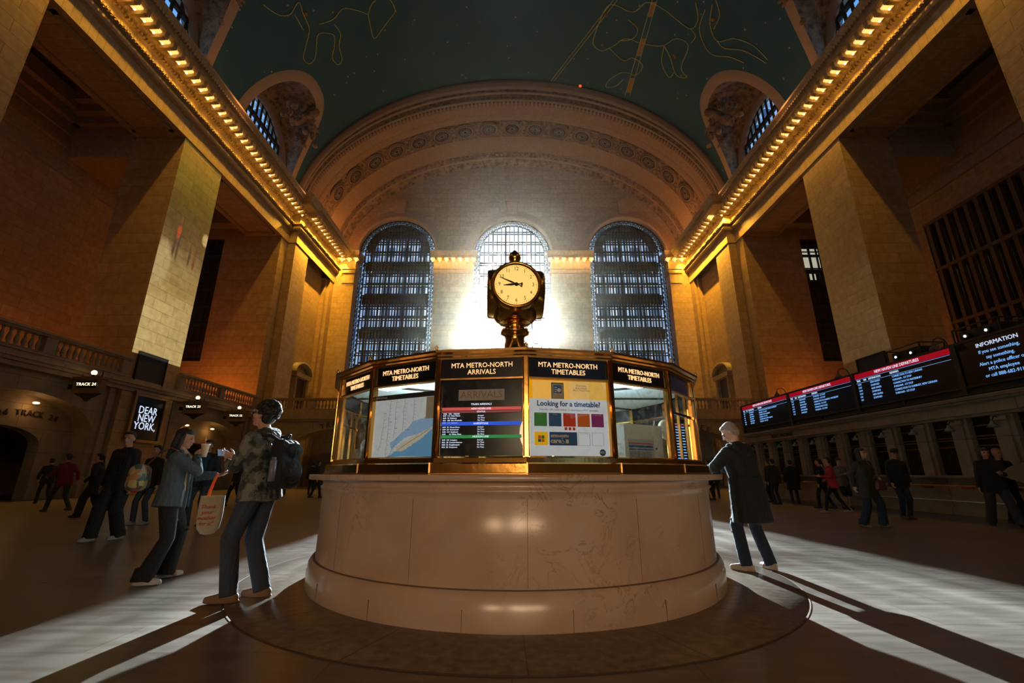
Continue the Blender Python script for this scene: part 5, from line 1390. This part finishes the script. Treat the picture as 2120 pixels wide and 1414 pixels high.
# man in the camouflage hoodie (left of the booth), in profile, looking up to the left
p1 = person('tall man in a camouflage hoodie and glasses looking up, wearing a black backpack', -2.40, 4.55, 82, 1.80, lf=(-.13, .10, 0), rf=(.10, -.06, 0), lh=(-.02, .42, 1.20), rh=(.10, .46, 1.26),
            lean=(0, 5), pel=(0, .04), top=CAMO, bulk=1.06, hem=-.02, legs=JEAN, leg=(.098, .078, .072), shoe=TAN, hair='curly', hyaw=0, hpitch=16, vox=.0085, curl=.55, lpalm=(.7, 0, .5), rpalm=(-.7, 0, .5), lpole=(-.5, -.3, -1), rpole=(.5, -.3, -1), toe=(18, 4))
i = p1; HD, HM, s = i['HD'], i['HM'], i['s']
mb = MB()
mb.cap(i['NB']+V3(-.07, -.06, -.02), i['NB']+V3(.07, -.06, -.02), .062, None, 12); mb.cap(i['NB']+V3(-.09, .0, -.03), i['NB']+V3(-.03, -.1, -.05), .05, None, 12); mb.cap(i['NB']+V3(.09, .0, -.03), i['NB']+V3(.03, -.1, -.05), .05, None, 12); mb.cap(i['NB']+V3(-.04, .05, -.06), i['NB']+V3(.04, .05, -.06), .04, None, 10)
remesh(mb, .008, 'hood', CAMO, i['root'])
mb = MB()
for q in (-1, 1):
    mb.lathe([(.021, -.0015), (.024, -.0015), (.024, .0015), (.021, .0015), (.021, -.0015)], 18, M=Matrix.Translation(HD+HM @ (V3(q*.032, .113, .006)*s)) @ HM.to_4x4() @ Matrix.Rotation(PI/2, 4, 'X'))
    mb.cyl(HD+HM @ (V3(q*.056, .112, .012)*s), HD+HM @ (V3(q*.082, -.0, .012)*s), .0022, .0022, 6)
mb.cyl(HD+HM @ (V3(-.009, .114, .01)*s), HD+HM @ (V3(.009, .114, .01)*s), .002, .002, 6); mb.build('glasses', mat('glasses_frame', (.03, .03, .03), .3, .5), i['root'])
mb = MB(); mb.ell(HD+HM @ (V3(-.088, .004, -.012)*s), (.006, .008, .010)); mb.build('earbud', WSH, i['root'])
bp = thing('backpack', 'black backpack on the back of the man in the camouflage hoodie', 'backpack', W(i, (0, -.19, 1.20)), R(82))
mb = MB()
for dx in (-.1, 0, .1): mb.cap((dx, -.0, -.16), (dx*.85, .02, .14), .085, .085, 12)
mb.ell((0, -.09, -.08), (.12, .06, .11)); mb.ell((0, -.06, .12), (.13, .07, .07)); remesh(mb, .012, 'bag_body', BLK, bp)
mb = MB(); mb.tube([V3(-.10, .03, .2), V3(-.12, .12, .26), V3(-.13, .22, .26), V3(-.14, .33, .17), V3(-.14, .34, .0), V3(-.13, .24, -.1), V3(-.12, .12, -.15)], .016, 8); mb.build('strap', BLK2, bp)
mb = MB(); mb.tube([V3(.10, .03, .2), V3(.12, .12, .26), V3(.13, .22, .26), V3(.14, .33, .17), V3(.14, .34, .0), V3(.13, .24, -.1), V3(.12, .12, -.15)], .016, 8); mb.build('strap', BLK2, bp)
mb = MB(); mb.cyl((-.19, 0, -.17), (-.19, 0, .02), .03, .03, 12); mb.cyl((-.19, 0, .02), (-.19, 0, .05), .022, .018, 12); mb.build('bottle_pocket', mat('pale_bottle', (.16, .17, .22), .3), bp)
mb = MB(); mb.tube([V3(-.02, .02, .22), V3(-.02, .0, .27), V3(.02, .0, .27), V3(.02, .02, .22)], .008, 6); mb.build('grab_loop', BLK2, bp)
wl = W(i, i['wr'][0]); wrr = W(i, i['wr'][1])
ph = thing('phone', 'dark phone held up by the man in the camouflage hoodie', 'phone', wrr.lerp(wl, .5)+V3(-.10, 0, .07), R(82))
mb = MB(); mb.box(-.078, .078, -.005, .005, -.037, .037); mb.build('case', BLACK, ph, None, (R(-15), 0, 0)); mb = MB(); mb.box(-.072, .072, -.0065, -.005, -.033, .033); mb.build('screen', mat('phone_screen', (.05, .08, .12), .2, 0, (.2, .3, .45), .35), ph, None, (R(-15), 0, 0))
# tote bag hanging on his forearm
tb = thing('tote_bag', 'cream tote bag with red lettering and orange handles hanging from his forearm', 'tote bag', (-2.80, 4.42, .90), R(28)); tb.scale = (.78, .78, .78)
mb = MB(); rows = []
for z, w_, d_ in ((0, .125, .05), (-.1, .13, .05), (-.25, .13, .055), (-.36, .115, .05), (-.42, .07, .03), (-.435, .0, .0)):
    rows.append([V3(w_*math.copysign(abs(math.cos(a))**.5, math.cos(a)), d_*math.sin(a), z) for a in [2*PI*j/28 for j in range(28)]])
mb.grid(rows, close=True); tb_b = mb.build('bag_body', mat('cream_canvas', (.42, .36, .26), .85, bump=.3, bs=40.), tb)
for yy in (-.04, .04):
    mb = MB(); mb.grid([[V3(x_-.014, yy*(1-f), z_) , V3(x_+.014, yy*(1-f), z_)] for x_, z_, f in ((-.05, -.03, 0), (-.045, .05, .2), (-.01, .2, .6), (.012, .26, .8))]); mb.build('handle', mat('orange_strap%d' % (yy > 0), (.85, .13, .02), .6), tb)
for q, t_ in enumerate(('your', 'your', 'mother', 'kith?')):
    pass
RT = mat('red_print', (.45, .03, .02), .7)
for q, t_ in enumerate(('Thank', 'your', 'mother', 'for it!')): text(t_, .062, RT, tb, (-.03, -.062, -.12-.062*q), shear=.3, ext=.0008)

# woman drinking, denim jacket
p2 = person('woman in a denim jacket and black flared trousers drinking through a straw', -3.80, 5.26, -62, 1.60, lf=(-.17, .06, 0), rf=(.17, -.08, 0), lh=(-.13, .38, 1.08), rh=(.04, .17, 1.29), lean=(0, 0),
            top=DENIM, bulk=1.16, hem=-.02, legs=BLK, leg=(.11, .075, .10), shoe=WSH, hair='long', hyaw=-12, hpitch=-6, vox=.0085, curl=.6, lpalm=(0, 0, 1), rpalm=(-.8, .3, .2), rpole=(1, -.1, -.9), lpole=(-.6, -.5, -1), hipw=1.22, shw=1.0, toe=(25, -12))
i = p2
mb = MB()
for dx in (-.05, 0, .05): mb.cap(i['P0']+V3(dx, .045, .10), i['CH']+V3(dx, .055, .06), .085, .085, 12)
mb.ell(i['CH']+V3(-.055, .10, -.03), (.065, .06, .06)); mb.ell(i['CH']+V3(.055, .10, -.03), (.065, .06, .06))
mb.cap(i['CH']+V3(0, .06, .08), i['NB']+V3(0, .02, -.02), .07, .06, 10); remesh(mb, .009, 'cream_top', CREAM, i['root'])
mb = MB(); mb.tube([i['SH']+V3(-.10, .09, .02), i['CH']+V3(-.115, .135, -.08), i['P0']+V3(-.12, .15, .08), i['P0']+V3(-.13, .15, -.12)], .018, 8); mb.tube([i['SH']+V3(.10, .09, .02), i['CH']+V3(.115, .135, -.08), i['P0']+V3(.12, .15, .08), i['P0']+V3(.13, .15, -.12)], .018, 8)
mb.cap(i['NB']+V3(-.08, -.02, -.01), i['NB']+V3(-.05, .06, -.05), .024, None, 8); mb.cap(i['NB']+V3(.08, -.02, -.01), i['NB']+V3(.05, .06, -.05), .024, None, 8); remesh(mb, .009, 'jacket_edge', DENIM, i['root'])
cw = W(i, i['wr'][1]+V3(-.03, .06, .07))
cu = thing('iced_drink_cup', 'clear plastic cup with orange straw held by the woman in the denim jacket', 'cup', cw, 0)
mb = MB(); mb.lathe([(.0, -.075), (.028, -.075), (.042, .06), (.044, .065)], 20); mb.build('cup_wall', mat('milky_drink', (.60, .45, .28), .3), cu)
mb = MB(); mb.lathe([(.046, .062), (.047, .07), (.04, .074), (.0, .074)], 20); mb.build('lid', WSH, cu)
mb = MB(); mb.cyl((0, 0, .03), (-.01, -.01, .16), .0045, .0045, 8); mb.build('straw', mat('orange_straw', (.9, .2, .03), .4), cu)
pw = W(i, i['wr'][0]+(i['wr'][0]-i['el'][0]).normalized()*.09+V3(0, 0, .025))
ph = thing('phone', 'phone lying in the outstretched hand of the woman in the denim jacket', 'phone', pw, R(-62))
mb = MB(); mb.box(-.036, .036, -.075, .075, -.004, .004); mb.build('case', BLACK, ph, None, (R(18), 0, 0)); mb = MB(); mb.box(-.033, .033, -.07, .07, .004, .0052); mb.build('screen', MATS['phone_screen'], ph, None, (R(18), 0, 0))
COLB, n_, b_ = nt('colourful_bag_print')
tc = N(n_, 'ShaderNodeTexCoord'); vo = N(n_, 'ShaderNodeTexVoronoi', Scale=20.); n_.links.new(tc.outputs['Object'], vo.inputs[0]); rr = N(n_, 'ShaderNodeValToRGB'); rr.color_ramp.interpolation = 'CONSTANT'
rr.color_ramp.elements[0].color = (.35, .16, .05, 1); rr.color_ramp.elements[1].position = .25; rr.color_ramp.elements[1].color = (.05, .10, .10, 1)
for q, c_ in ((.45, (.40, .30, .10)), (.6, (.45, .03, .03)), (.75, (.08, .05, .03)), (.9, (.35, .32, .25))): e = rr.color_ramp.elements.new(q); e.color = (*c_, 1)
sp = N(n_, 'ShaderNodeSeparateColor'); n_.links.new(vo.outputs['Color'], sp.inputs[0]); n_.links.new(sp.outputs[0], rr.inputs[0]); n_.links.new(rr.outputs[0], b_.inputs['Base Color']); b_.inputs['Roughness'].default_value = .6
sb = thing('shoulder_bag', 'colourful patterned bag slung behind the woman in the denim jacket', 'bag', W(i, (.12, -.30, 1.04)), R(-62))
mb = MB()
for dx in (-.14, 0, .14): mb.cap((dx, 0, -.05), (dx*.8, 0, .08), .085, .08, 12)
remesh(mb, .012, 'bag_body', COLB, sb)
mb = MB(); mb.tube([V3(-.1, .02, .14), V3(-.07, .12, .28), V3(-.02, .22, .34), V3(.0, .30, .3)], .009, 8); mb.build('strap', BRN, sb)

# man in the dark coat at the counter
p3 = person('man in a long dark hooded coat leaning over the counter, seen from behind', 2.93, 5.82, 24, 1.73, lf=(-.17, .03, 0), rf=(.17, -.03, 0), lh=(-.36, .25, 1.15), rh=(-.02, .34, 1.16), lean=(-7, 5), pel=(-.03, -.02),
            top=BLK, bulk=1.30, hem=-.30, legs=NAVY, leg=(.092, .075, .07), shoe=mat('cream_shoe', (.50, .42, .32), .6), hair='short', hairm=HAIRG, hyaw=38, hpitch=-32, vox=.0085, curl=.5, lpalm=(0, 0, -1), rpalm=(0, 0, -1), lpole=(-1, -.6, -.4), rpole=(1, -.2, -.8), toe=(25, -15))
i = p3
mb = MB(); mb.cap(i['NB']+V3(-.09, -.07, -.03), i['NB']+V3(.09, -.07, -.03), .06, None, 12); mb.cap(i['NB']+V3(-.05, -.11, -.10), i['NB']+V3(.05, -.11, -.10), .055, None, 12); mb.cap(i['NB']+V3(-.11, 0, -.02), i['NB']+V3(-.08, -.07, -.04), .045, None, 10); mb.cap(i['NB']+V3(.11, 0, -.02), i['NB']+V3(.08, -.07, -.04), .045, None, 10)
remesh(mb, .009, 'hood', BLK, i['root'])

# man in black sweater walking
p4 = person('man in a black sweater and baggy black trousers walking towards the camera', -7.0, 8.35, 176, 1.84, lf=(-.10, -.10, 0), rf=(.10, .22, 0), lh=(-.30, .06, .86), rh=(.30, .02, .88), top=BLK2, bulk=1.12, hem=-.08, legs=BLK, leg=(.115, .10, .095), shoe=GREYSH, hair='short', hyaw=18, vox=.012)
p5 = person('bearded man in an open dark jacket over a blue shirt behind the drinking woman', -6.95, 10.5, 186, 1.84, lf=(-.12, 0, 0), rf=(.12, .1, 0), lh=(-.22, .22, 1.05), rh=(.30, .1, 1.0), top=NAVY, bulk=1.12, hem=-.05, legs=JEAN, hair='short', vox=.012)
i = p5; mb = MB()
for dx in (-.04, .04): mb.cap(i['P0']+V3(dx, .07, .02), i['CH']+V3(dx, .075, .08), .07, .07, 10)
remesh(mb, .012, 'blue_shirt', BLUEC, i['root'])
mb = MB(); mb.ell(i['HD']+V3(0, .055, -.075), (.055, .05, .045)); remesh(mb, .01, 'beard', HAIRK, i['root'])
p6 = person('man in a burgundy sweater striding left along the left wall', -13.7, 14.3, 78, 1.76, lf=(-.08, .34, .0), rf=(.08, -.36, .03), lh=(-.22, .38, 1.02), rh=(.2, -.24, .9), lean=(0, 6), drop=.05, top=BURG, legs=CHAR, shoe=BRN, vox=.014)
p7 = person('person in dark clothes with a carrier bag at the far left by the archway', -17.9, 18.0, 60, 1.74, lf=(-.1, .28, 0), rf=(.1, -.28, .02), lh=(-.24, .2, .9), lean=(0, 8), drop=.04, top=BLK2, legs=BLK, vox=.016)
p8 = person('person in a black coat walking behind the man in the black sweater', -11.2, 12.6, 110, 1.64, lf=(-.1, .2, 0), rf=(.1, -.22, .02), lh=(-.25, .15, .9), lean=(0, 5), top=BLK, bulk=1.15, hem=-.25, legs=BLK, leg=(.12, .1, .09), hair='tail', vox=.014)
p9 = person('man in dark clothes and pale sneakers just left of the drinking woman', -8.35, 10.8, 168, 1.74, lf=(-.1, 0, 0), rf=(.12, .12, 0), top=BLK, bulk=1.1, legs=JEAN, shoe=GREYSH, vox=.014)
# right side
p10 = person('woman in a red sweater and black leggings striding to the left', 9.45, 13.8, 72, 1.62, lf=(-.06, .30, 0), rf=(.06, -.34, .02), lh=(-.12, .30, 1.02), rh=(.22, .1, .92), lean=(0, 3), drop=.04, top=REDC, bulk=.98, legs=BLK, leg=(.085, .055, .04), shoe=GREYSH, hair='tail', vox=.012)
p11 = person('woman in an olive coat with a brown shoulder bag looking up on the right', 7.75, 10.25, 196, 1.64, lf=(-.2, .05, 0), rf=(.17, -.1, 0), lh=(-.1, .22, 1.0), rh=(.3, -.05, .84), lean=(2, 3), top=OLIVE, bulk=1.2, hem=-.2, legs=NAVY, leg=(.1, .085, .095), shoe=TAN, hair='long', hyaw=12, hpitch=10, vox=.012)
i = p11
bg = thing('handbag', 'brown leather handbag carried by the woman in the olive coat', 'handbag', W(i, (-.12, .22, .86)), R(196)); mb = MB(); mb.cap((-.09, 0, -.06), (-.07, 0, .06), .05, None, 10); mb.cap((.09, 0, -.06), (.07, 0, .06), .05, None, 10); mb.box(-.09, .09, -.045, .045, -.1, .1); remesh(mb, .01, 'bag_body', BRN, bg); mb = MB(); mb.tube([V3(-.1, 0, .08), V3(-.05, -.08, .3), V3(.1, -.12, .5)], .009, 6); mb.build('strap', BRN, bg)
p12 = person('man in a dark cap and dark zipped jacket in front of the ticket windows', 10.0, 12.1, 176, 1.72, lf=(-.07, .04, 0), rf=(.09, .02, 0), lh=(-.24, .08, .88), rh=(.24, .1, .88), lean=(-5, 0), top=BLK2, bulk=1.15, legs=NAVY, leg=(.09, .07, .05), shoe=BRN, hyaw=-25, hpitch=-12, vox=.012)
i = p12; mb = MB(); M_ = i['HM']; mb.ell(i['HD']+M_ @ V3(0, -.01, .085), (.09, .11, .07), M=M_); mb.ell(i['HD']+M_ @ V3(0, .11, .06), (.07, .08, .012), M=M_); remesh(mb, .008, 'cap', BLK, i['root'])
p13 = person('person in a grey hoodie and dark shorts reading by the ticket windows', 10.95, 15.5, 186, 1.60, lh=(-.06, .2, 1.08), rh=(.06, .2, 1.08), top=GREYC, bulk=1.12, hem=-.08, legs=BLK, shorts=True, leg=(.1, .085, .06), shoe=BLK, hpitch=-22, vox=.013)
p14 = person('man in a dark jacket queueing, leftmost of the three by the far ticket windows', 9.9, 17.6, 10, 1.64, top=BLK2, bulk=1.15, legs=NAVY, vox=.016)
p15 = person('person in a long black coat, rightmost of the three by the far ticket windows', 10.75, 17.9, -20, 1.62, top=BLK, bulk=1.2, hem=-.3, legs=BLK, vox=.016)
p15b = person('person in black with a hair bun, middle of the three by the far ticket windows', 10.4, 18.8, 30, 1.66, top=BLK2, bulk=1.1, legs=BLK, hair='bun', vox=.016)
p16 = person('person in black walking beside the woman in red', 10.35, 15.6, 40, 1.58, lf=(-.08, .18, 0), rf=(.08, -.2, 0), top=BLK, legs=BLK, hair='tail', vox=.014)
p17 = person('person in a black jacket and wide jeans holding a large unfolded map', 10.75, 10.45, 150, 1.66, lf=(-.2, .2, 0), rf=(.15, -.2, 0), lh=(-.1, .3, 1.1), top=BLK2, bulk=1.2, hem=-.12, legs=CHAR, leg=(.11, .095, .09), shoe=BLK, hair='long', vox=.013)
p18 = person('bald man in a dark jacket behind the large map at the right edge', 11.5, 10.9, 170, 1.68, lh=(-.2, .25, 1.1), top=BLK2, legs=BLK, hairm=SKIN2, vox=.013)
mp = thing('folding_map', 'large brown unfolded map held by the two people at the right edge', 'map', (11.0, 10.15, 1.02), R(-8)); mb = MB(); mb.prism([(-.35, .05), (-.1, .22), (.4, .38), (.5, -.2), (.1, -.12)], -.004, .004); mb.build('sheet', mat('kraft_paper', (.30, .22, .13), .8), mp)
# far away
FAR = [(-9.3, 22.2, -70, 1.70, 'long', BLK2, 'woman in black walking right, far behind beside the booth'), (-10.9, 25.4, 20, 1.72, 'short', BLK, 'far person in black standing left of the walking woman in black'), (-12.3, 25.2, 200, 1.66, 'short', OLIVE, 'far person in an olive jacket by the end archway'),
       (-13.6, 26.5, 170, 1.68, 'short', CHAR, 'far person in charcoal nearest the left of the end archway'), (8.6, 20.3, 20, 1.70, 'short', BLK2, 'far person in black seen past the right side of the booth'), (9.3, 21.4, -20, 1.72, 'bun', CHAR, 'far person with a hair bun right of the booth'),
       (-9.9, 16.8, 100, 1.7, 'short', BLK2, 'person in black walking away behind the man with the backpack')]
for (x_, y_, f_, h_, hr, tm_, lb_) in FAR:
    st = .22 if 'walk' in lb_ else .03
    person(lb_, x_, y_, f_, h_, lf=(-.1, st, 0), rf=(.1, -st, .01), top=tm_, bulk=1.12, legs=BLK, hair=hr, vox=.018)

# ------------------------------------------------------------------ outside, sky, sun, haze, lights
def bld(name, x0, x1, y0, y1, z1, label, m):
    r = thing('office_building', label, 'building', ((x0+x1)/2, y0, 0)); cx = (x0+x1)/2
    mb = MB(); mb.box(x0-cx, x1-cx, 0, y1-y0, 0, z1); mb.build('facade', m, r)
    mb = MB()
    for z in range(2, int(z1), 4): mb.box(x0-cx, x1-cx, -.3, 0, z, z+.9)
    mb.build('ledge', mat('ledge_'+name, (.50, .52, .54), .8), r)
    mb = MB()
    k = int((x1-x0)/3)
    for q in range(k):
        for z in range(3, int(z1)-2, 4): mb.box(x0-cx+q*3+.6, x0-cx+q*3+2.2, -.05, 0, z+.6, z+2.6)
    mb.build('windows', mat('panes_'+name, (.12, .17, .22), .2), r)
bld('a', -60, -7.3, 75, 99, 88, 'pale office building seen through the left tall window', mat('pale_facade', (.80, .80, .80), .8))
bld('b', 6.3, 60, 75, 99, 88, 'pale office building seen through the right tall window', mat('pale_facade', (.80, .80, .80), .8))

SUN_AZ, SUN_EL = R(-1.1), R(17.0)
sd = Vector((math.sin(SUN_AZ)*math.cos(SUN_EL), math.cos(SUN_AZ)*math.cos(SUN_EL), math.sin(SUN_EL)))
sun = bpy.data.lights.new('sun', 'SUN'); sun.energy = 40; sun.angle = R(.6); sun.color = (.78, .93, 1.)
so = bpy.data.objects.new('sun', sun); C.objects.link(so); so.rotation_euler = (-sd).to_track_quat('-Z', 'Y').to_euler()
w = bpy.data.worlds.new('sky'); bpy.context.scene.world = w; w.use_nodes = True; n = w.node_tree; n.nodes.clear()
o = N(n, 'ShaderNodeOutputWorld'); bgd = N(n, 'ShaderNodeBackground'); g = N(n, 'ShaderNodeTexCoord')
dp = N(n, 'ShaderNodeVectorMath'); dp.operation = 'DOT_PRODUCT'; n.links.new(g.outputs['Generated'], dp.inputs[0]); dp.inputs[1].default_value = sd
c0 = mth(n, 'MAXIMUM', dp.outputs['Value'], 0.)
def lobe(p, k): return mth(n, 'MULTIPLY', mth(n, 'POWER', c0, p), k)
sz = N(n, 'ShaderNodeSeparateXYZ'); n.links.new(g.outputs['Generated'], sz.inputs[0])
hz = mth(n, 'POWER', mth(n, 'SUBTRACT', 1., mth(n, 'MAXIMUM', sz.outputs['Z'], 0.)), 3.)
def rgb(s_, col):
    x = N(n, 'ShaderNodeMix', data_type='RGBA', blend_type='MIX'); x.inputs[6].default_value = (0, 0, 0, 1); x.inputs[7].default_value = (*col, 1); x.clamp_factor = False
    n.links.new(s_, x.inputs[0]); return x.outputs[2]
def addc(a, b): 
    x = N(n, 'ShaderNodeMix', data_type='RGBA', blend_type='ADD'); x.inputs[0].default_value = 1; n.links.new(a, x.inputs[6]); n.links.new(b, x.inputs[7]); return x.outputs[2]
base = N(n, 'ShaderNodeRGB'); base.outputs[0].default_value = (.07, .32, .78, 1)
tot = addc(addc(addc(base.outputs[0], rgb(hz, (.46, .55, .62))), rgb(lobe(6., 1.), (.6, .72, .8))), rgb(lobe(90., 1.), (3.5, 3.5, 3.6)))
n.links.new(tot, bgd.inputs[0]); bgd.inputs[1].default_value = 1.1; n.links.new(bgd.outputs[0], o.inputs[0])

# haze box added to spread the window glare; stands in for lens bloom
def haze():
    m = bpy.data.materials.new('glare_haze'); m.use_nodes = True; n = m.node_tree; n.nodes.clear()
    o = N(n, 'ShaderNodeOutputMaterial'); v = N(n, 'ShaderNodeVolumeScatter'); v.inputs['Color'].default_value = (1, .84, .64, 1); v.inputs['Density'].default_value = HAZE_D; v.inputs['Anisotropy'].default_value = .93
    n.links.new(v.outputs[0], o.inputs['Volume']); mb = MB(); mb.box(-9.5, 9.5, 7.6, 45.4, .02, 34)
    o_ = mb.build('haze', m); tag(o_, 'thin haze added for the glare in front of the central window', 'haze', kind='stuff')
HAZE_D = .0006
haze()

# unseen spots added behind the camera to brighten the booth front
for x_, e_ in ((-4.5, 1500), (.5, 1700), (4., 1300)):
    wl_ = bpy.data.lights.new('booth_fill_spot', 'SPOT'); wl_.spot_size = R(26); wl_.spot_blend = 1.; wl_.energy = e_*1.15; wl_.color = (1, .64, .38); wl_.shadow_soft_size = 1.5
    wo_ = bpy.data.objects.new('booth_fill_spot', wl_); C.objects.link(wo_); wo_.location = (x_, -19, 3.4); wo_.rotation_euler = (Vector((0, 6, 1.5))-wo_.location).to_track_quat('-Z', 'Y').to_euler()
# gallery uplights
def pt(name, loc, e, col, r=.3, typ='POINT', size=None, rot=None):
    L = bpy.data.lights.new(name, typ); L.energy = e; L.color = col
    if typ == 'POINT': L.shadow_soft_size = r
    if typ == 'AREA': L.size = size
    if typ == 'SPOT': L.spot_size = R(size); L.spot_blend = .9; L.shadow_soft_size = r
    lo = bpy.data.objects.new(name, L); C.objects.link(lo); lo.location = loc
    if rot: lo.rotation_euler = rot
    return lo
OR = (1., .25, .025)
def aim(lo, tgt): lo.rotation_euler = (Vector(tgt)-lo.location).to_track_quat('-Z', 'Y').to_euler()
pt('gallery_uplight_and_fill', (-22.6, 32.0, 6.5), 260, OR); pt('gallery_uplight_and_fill', (-25.6, 21.0, 6.5), 85, OR); pt('gallery_uplight_and_fill', (-24, 9, 6.6), 40, OR)
pt('gallery_uplight_and_fill', (22.6, 32.0, 6.5), 150, OR); pt('gallery_uplight_and_fill', (25, 20.0, 6.5), 10, OR)
pt('gallery_uplight_and_fill', (-24, 30, 16), 18, OR); pt('gallery_uplight_and_fill', (-24, 18, 17), 10, OR); pt('gallery_uplight_and_fill', (24, 30, 16), 12, OR); pt('gallery_uplight_and_fill', (24, 18, 17), 2, OR)  # fill lights added high up in the galleries, no fixtures there
# under the balcony
pt('balcony_lamp', (-11.5, 39.5, 4.6), 160, (1, .55, .2)); pt('balcony_lamp', (12, 39.5, 4.6), 70, (1, .55, .2))
# hidden fill lights added above the cornice to brighten vault and end wall
for s in (-1, 1):
    for y_ in (14, 24, 34, 42): pt('vault_fill_light', (s*17.6, y_, 24.9), 260 if y_ == 42 else 70, (1., .42, .13), .3)
pt('vault_fill_light', (0, 19, 27), 130, (.6, .85, 1.), 2.)  # cool fill added in mid-air to brighten the teal ceiling

# projected picture: a projector on the board throws a picture on the far pillar
def projector_light(loc, xface, y0, y1, z0, z1, energy, kind):
    L = bpy.data.lights.new('projector_beam', 'POINT'); L.energy = energy; L.shadow_soft_size = .02; L.use_nodes = True
    n = L.node_tree; n.nodes.clear(); o = N(n, 'ShaderNodeOutputLight'); em = N(n, 'ShaderNodeEmission'); n.links.new(em.outputs[0], o.inputs[0])
    g = N(n, 'ShaderNodeTexCoord'); sp = N(n, 'ShaderNodeSeparateXYZ'); n.links.new(g.outputs['Normal'], sp.inputs[0])
    dxx = xface-loc[0]
    t = mth(n, 'DIVIDE', dxx, sp.outputs['X'])
    sgn = 1
    yy = mth(n, 'ADD', mth(n, 'MULTIPLY', sp.outputs['Y'], t), loc[1]); zz = mth(n, 'ADD', mth(n, 'MULTIPLY', sp.outputs['Z'], t), loc[2])
    u = mth(n, 'DIVIDE', mth(n, 'SUBTRACT', yy, y0), y1-y0); v = mth(n, 'DIVIDE', mth(n, 'SUBTRACT', zz, z0), z1-z0)
    def inside_(a): return mth(n, 'MULTIPLY', mth(n, 'GREATER_THAN', a, 0.), mth(n, 'LESS_THAN', a, 1.))
    mask = mth(n, 'MULTIPLY', mth(n, 'MULTIPLY', inside_(u), inside_(v)), mth(n, 'GREATER_THAN', t, 0.))
    cb = N(n, 'ShaderNodeCombineXYZ'); n.links.new(mth(n, 'MULTIPLY', u, 3.4), cb.inputs[0]); n.links.new(mth(n, 'MULTIPLY', v, 13.), cb.inputs[1])
    no = N(n, 'ShaderNodeTexNoise', Scale=.75, Detail=4.); n.links.new(cb.outputs[0], no.inputs[0])
    r1 = N(n, 'ShaderNodeValToRGB'); els = r1.color_ramp.elements
    els[0].position = .0; els[0].color = (.62, .66, .48, 1); els[1].position = 1.; els[1].color = (.09, .13, .015, 1)
    for q, c_ in ((.22, (.66, .70, .52)), (.33, (.42, .40, .24)), (.43, (.40, .42, .30)), (.52, (.14, .14, .09)), (.62, (.05, .07, .03)), (.75, (.05, .09, .01)), (.9, (.12, .18, .015))): e = els.new(q); e.color = (*c_, 1)
    n.links.new(mth(n, 'ADD', v, mth(n, 'MULTIPLY', mth(n, 'SUBTRACT', no.outputs['Fac'], .5), .16)), r1.inputs[0])
    n2 = N(n, 'ShaderNodeTexNoise', Scale=2.6, Detail=5.); n.links.new(cb.outputs[0], n2.inputs[0])
    dapple = mth(n, 'ADD', .45, mth(n, 'MULTIPLY', n2.outputs['Fac'], 1.1))
    def blob(cu, cv, ru, rv, soft=.5):
        a = mth(n, 'POWER', mth(n, 'DIVIDE', mth(n, 'SUBTRACT', u, cu), ru), 2.); b = mth(n, 'POWER', mth(n, 'DIVIDE', mth(n, 'SUBTRACT', v, cv), rv), 2.)
        q = N(n, 'ShaderNodeMapRange'); q.inputs[1].default_value = 1+soft; q.inputs[2].default_value = 1-soft; n.links.new(mth(n, 'ADD', a, b), q.inputs[0]); return q.outputs[0]
    cur = r1.outputs[0]
    sc = N(n, 'ShaderNodeVectorMath'); sc.operation = 'SCALE'; n.links.new(cur, sc.inputs[0]); n.links.new(dapple, sc.inputs['Scale']); cur = sc.outputs[0]
    if kind == 'walker':
        for (cu, cv, ru, rv, col) in ((.12, .40, .16, .10, (.6, .65, .55)), (.33, .56, .075, .055, (.05, .07, .12)), (.33, .575, .045, .032, (.55, .10, .04)), (.34, .635, .03, .016, (.16, .09, .06)), (.29, .49, .025, .04, (.05, .05, .07)), (.37, .49, .025, .04, (.05, .05, .07)), (.66, .50, .03, .05, (.05, .05, .06)), (.78, .49, .03, .045, (.18, .08, .05)), (.95, .62, .08, .03, (.8, .8, .6))):
            x = N(n, 'ShaderNodeMix', data_type='RGBA'); n.links.new(blob(cu, cv, ru, rv), x.inputs[0]); n.links.new(cur, x.inputs[6]); x.inputs[7].default_value = (*col, 1); cur = x.outputs[2]
    n.links.new(cur, em.inputs[0]); n.links.new(mask, em.inputs[1])
    lo = bpy.data.objects.new('projector_beam', L); C.objects.link(lo); lo.location = loc
projector_light((BX+.15, 13.4, BZ1+.21), -20., 22.65, 26.2, 7.25, 20.8, 78000, 'walker')
projector_light((-19.0, 12., 6.2), 20., 22.65, 26.2, 7.4, 18.5, 9000, 'plain')

sc = bpy.context.scene
sc.view_settings.view_transform = 'Standard'; sc.view_settings.look = 'None'; sc.view_settings.gamma = 1; sc.view_settings.use_curve_mapping = False
sc.view_settings.exposure = 0
cy = sc.cycles
cy.max_bounces = 5; cy.diffuse_bounces = 3; cy.glossy_bounces = 3; cy.transmission_bounces = 3; cy.transparent_max_bounces = 10; cy.volume_bounces = 0
cy.use_denoising = True; cy.use_adaptive_sampling = True; cy.adaptive_threshold = .04; cy.sample_clamp_indirect = 4; cy.sample_clamp_direct = 0; cy.caustics_reflective = False; cy.caustics_refractive = False
try: cy.use_light_tree = True
except Exception: pass
for o_ in list(bpy.data.objects):
    if o_.type == 'LIGHT' and o_.parent is None: pass
bpy.data.scenes.remove(TMP)
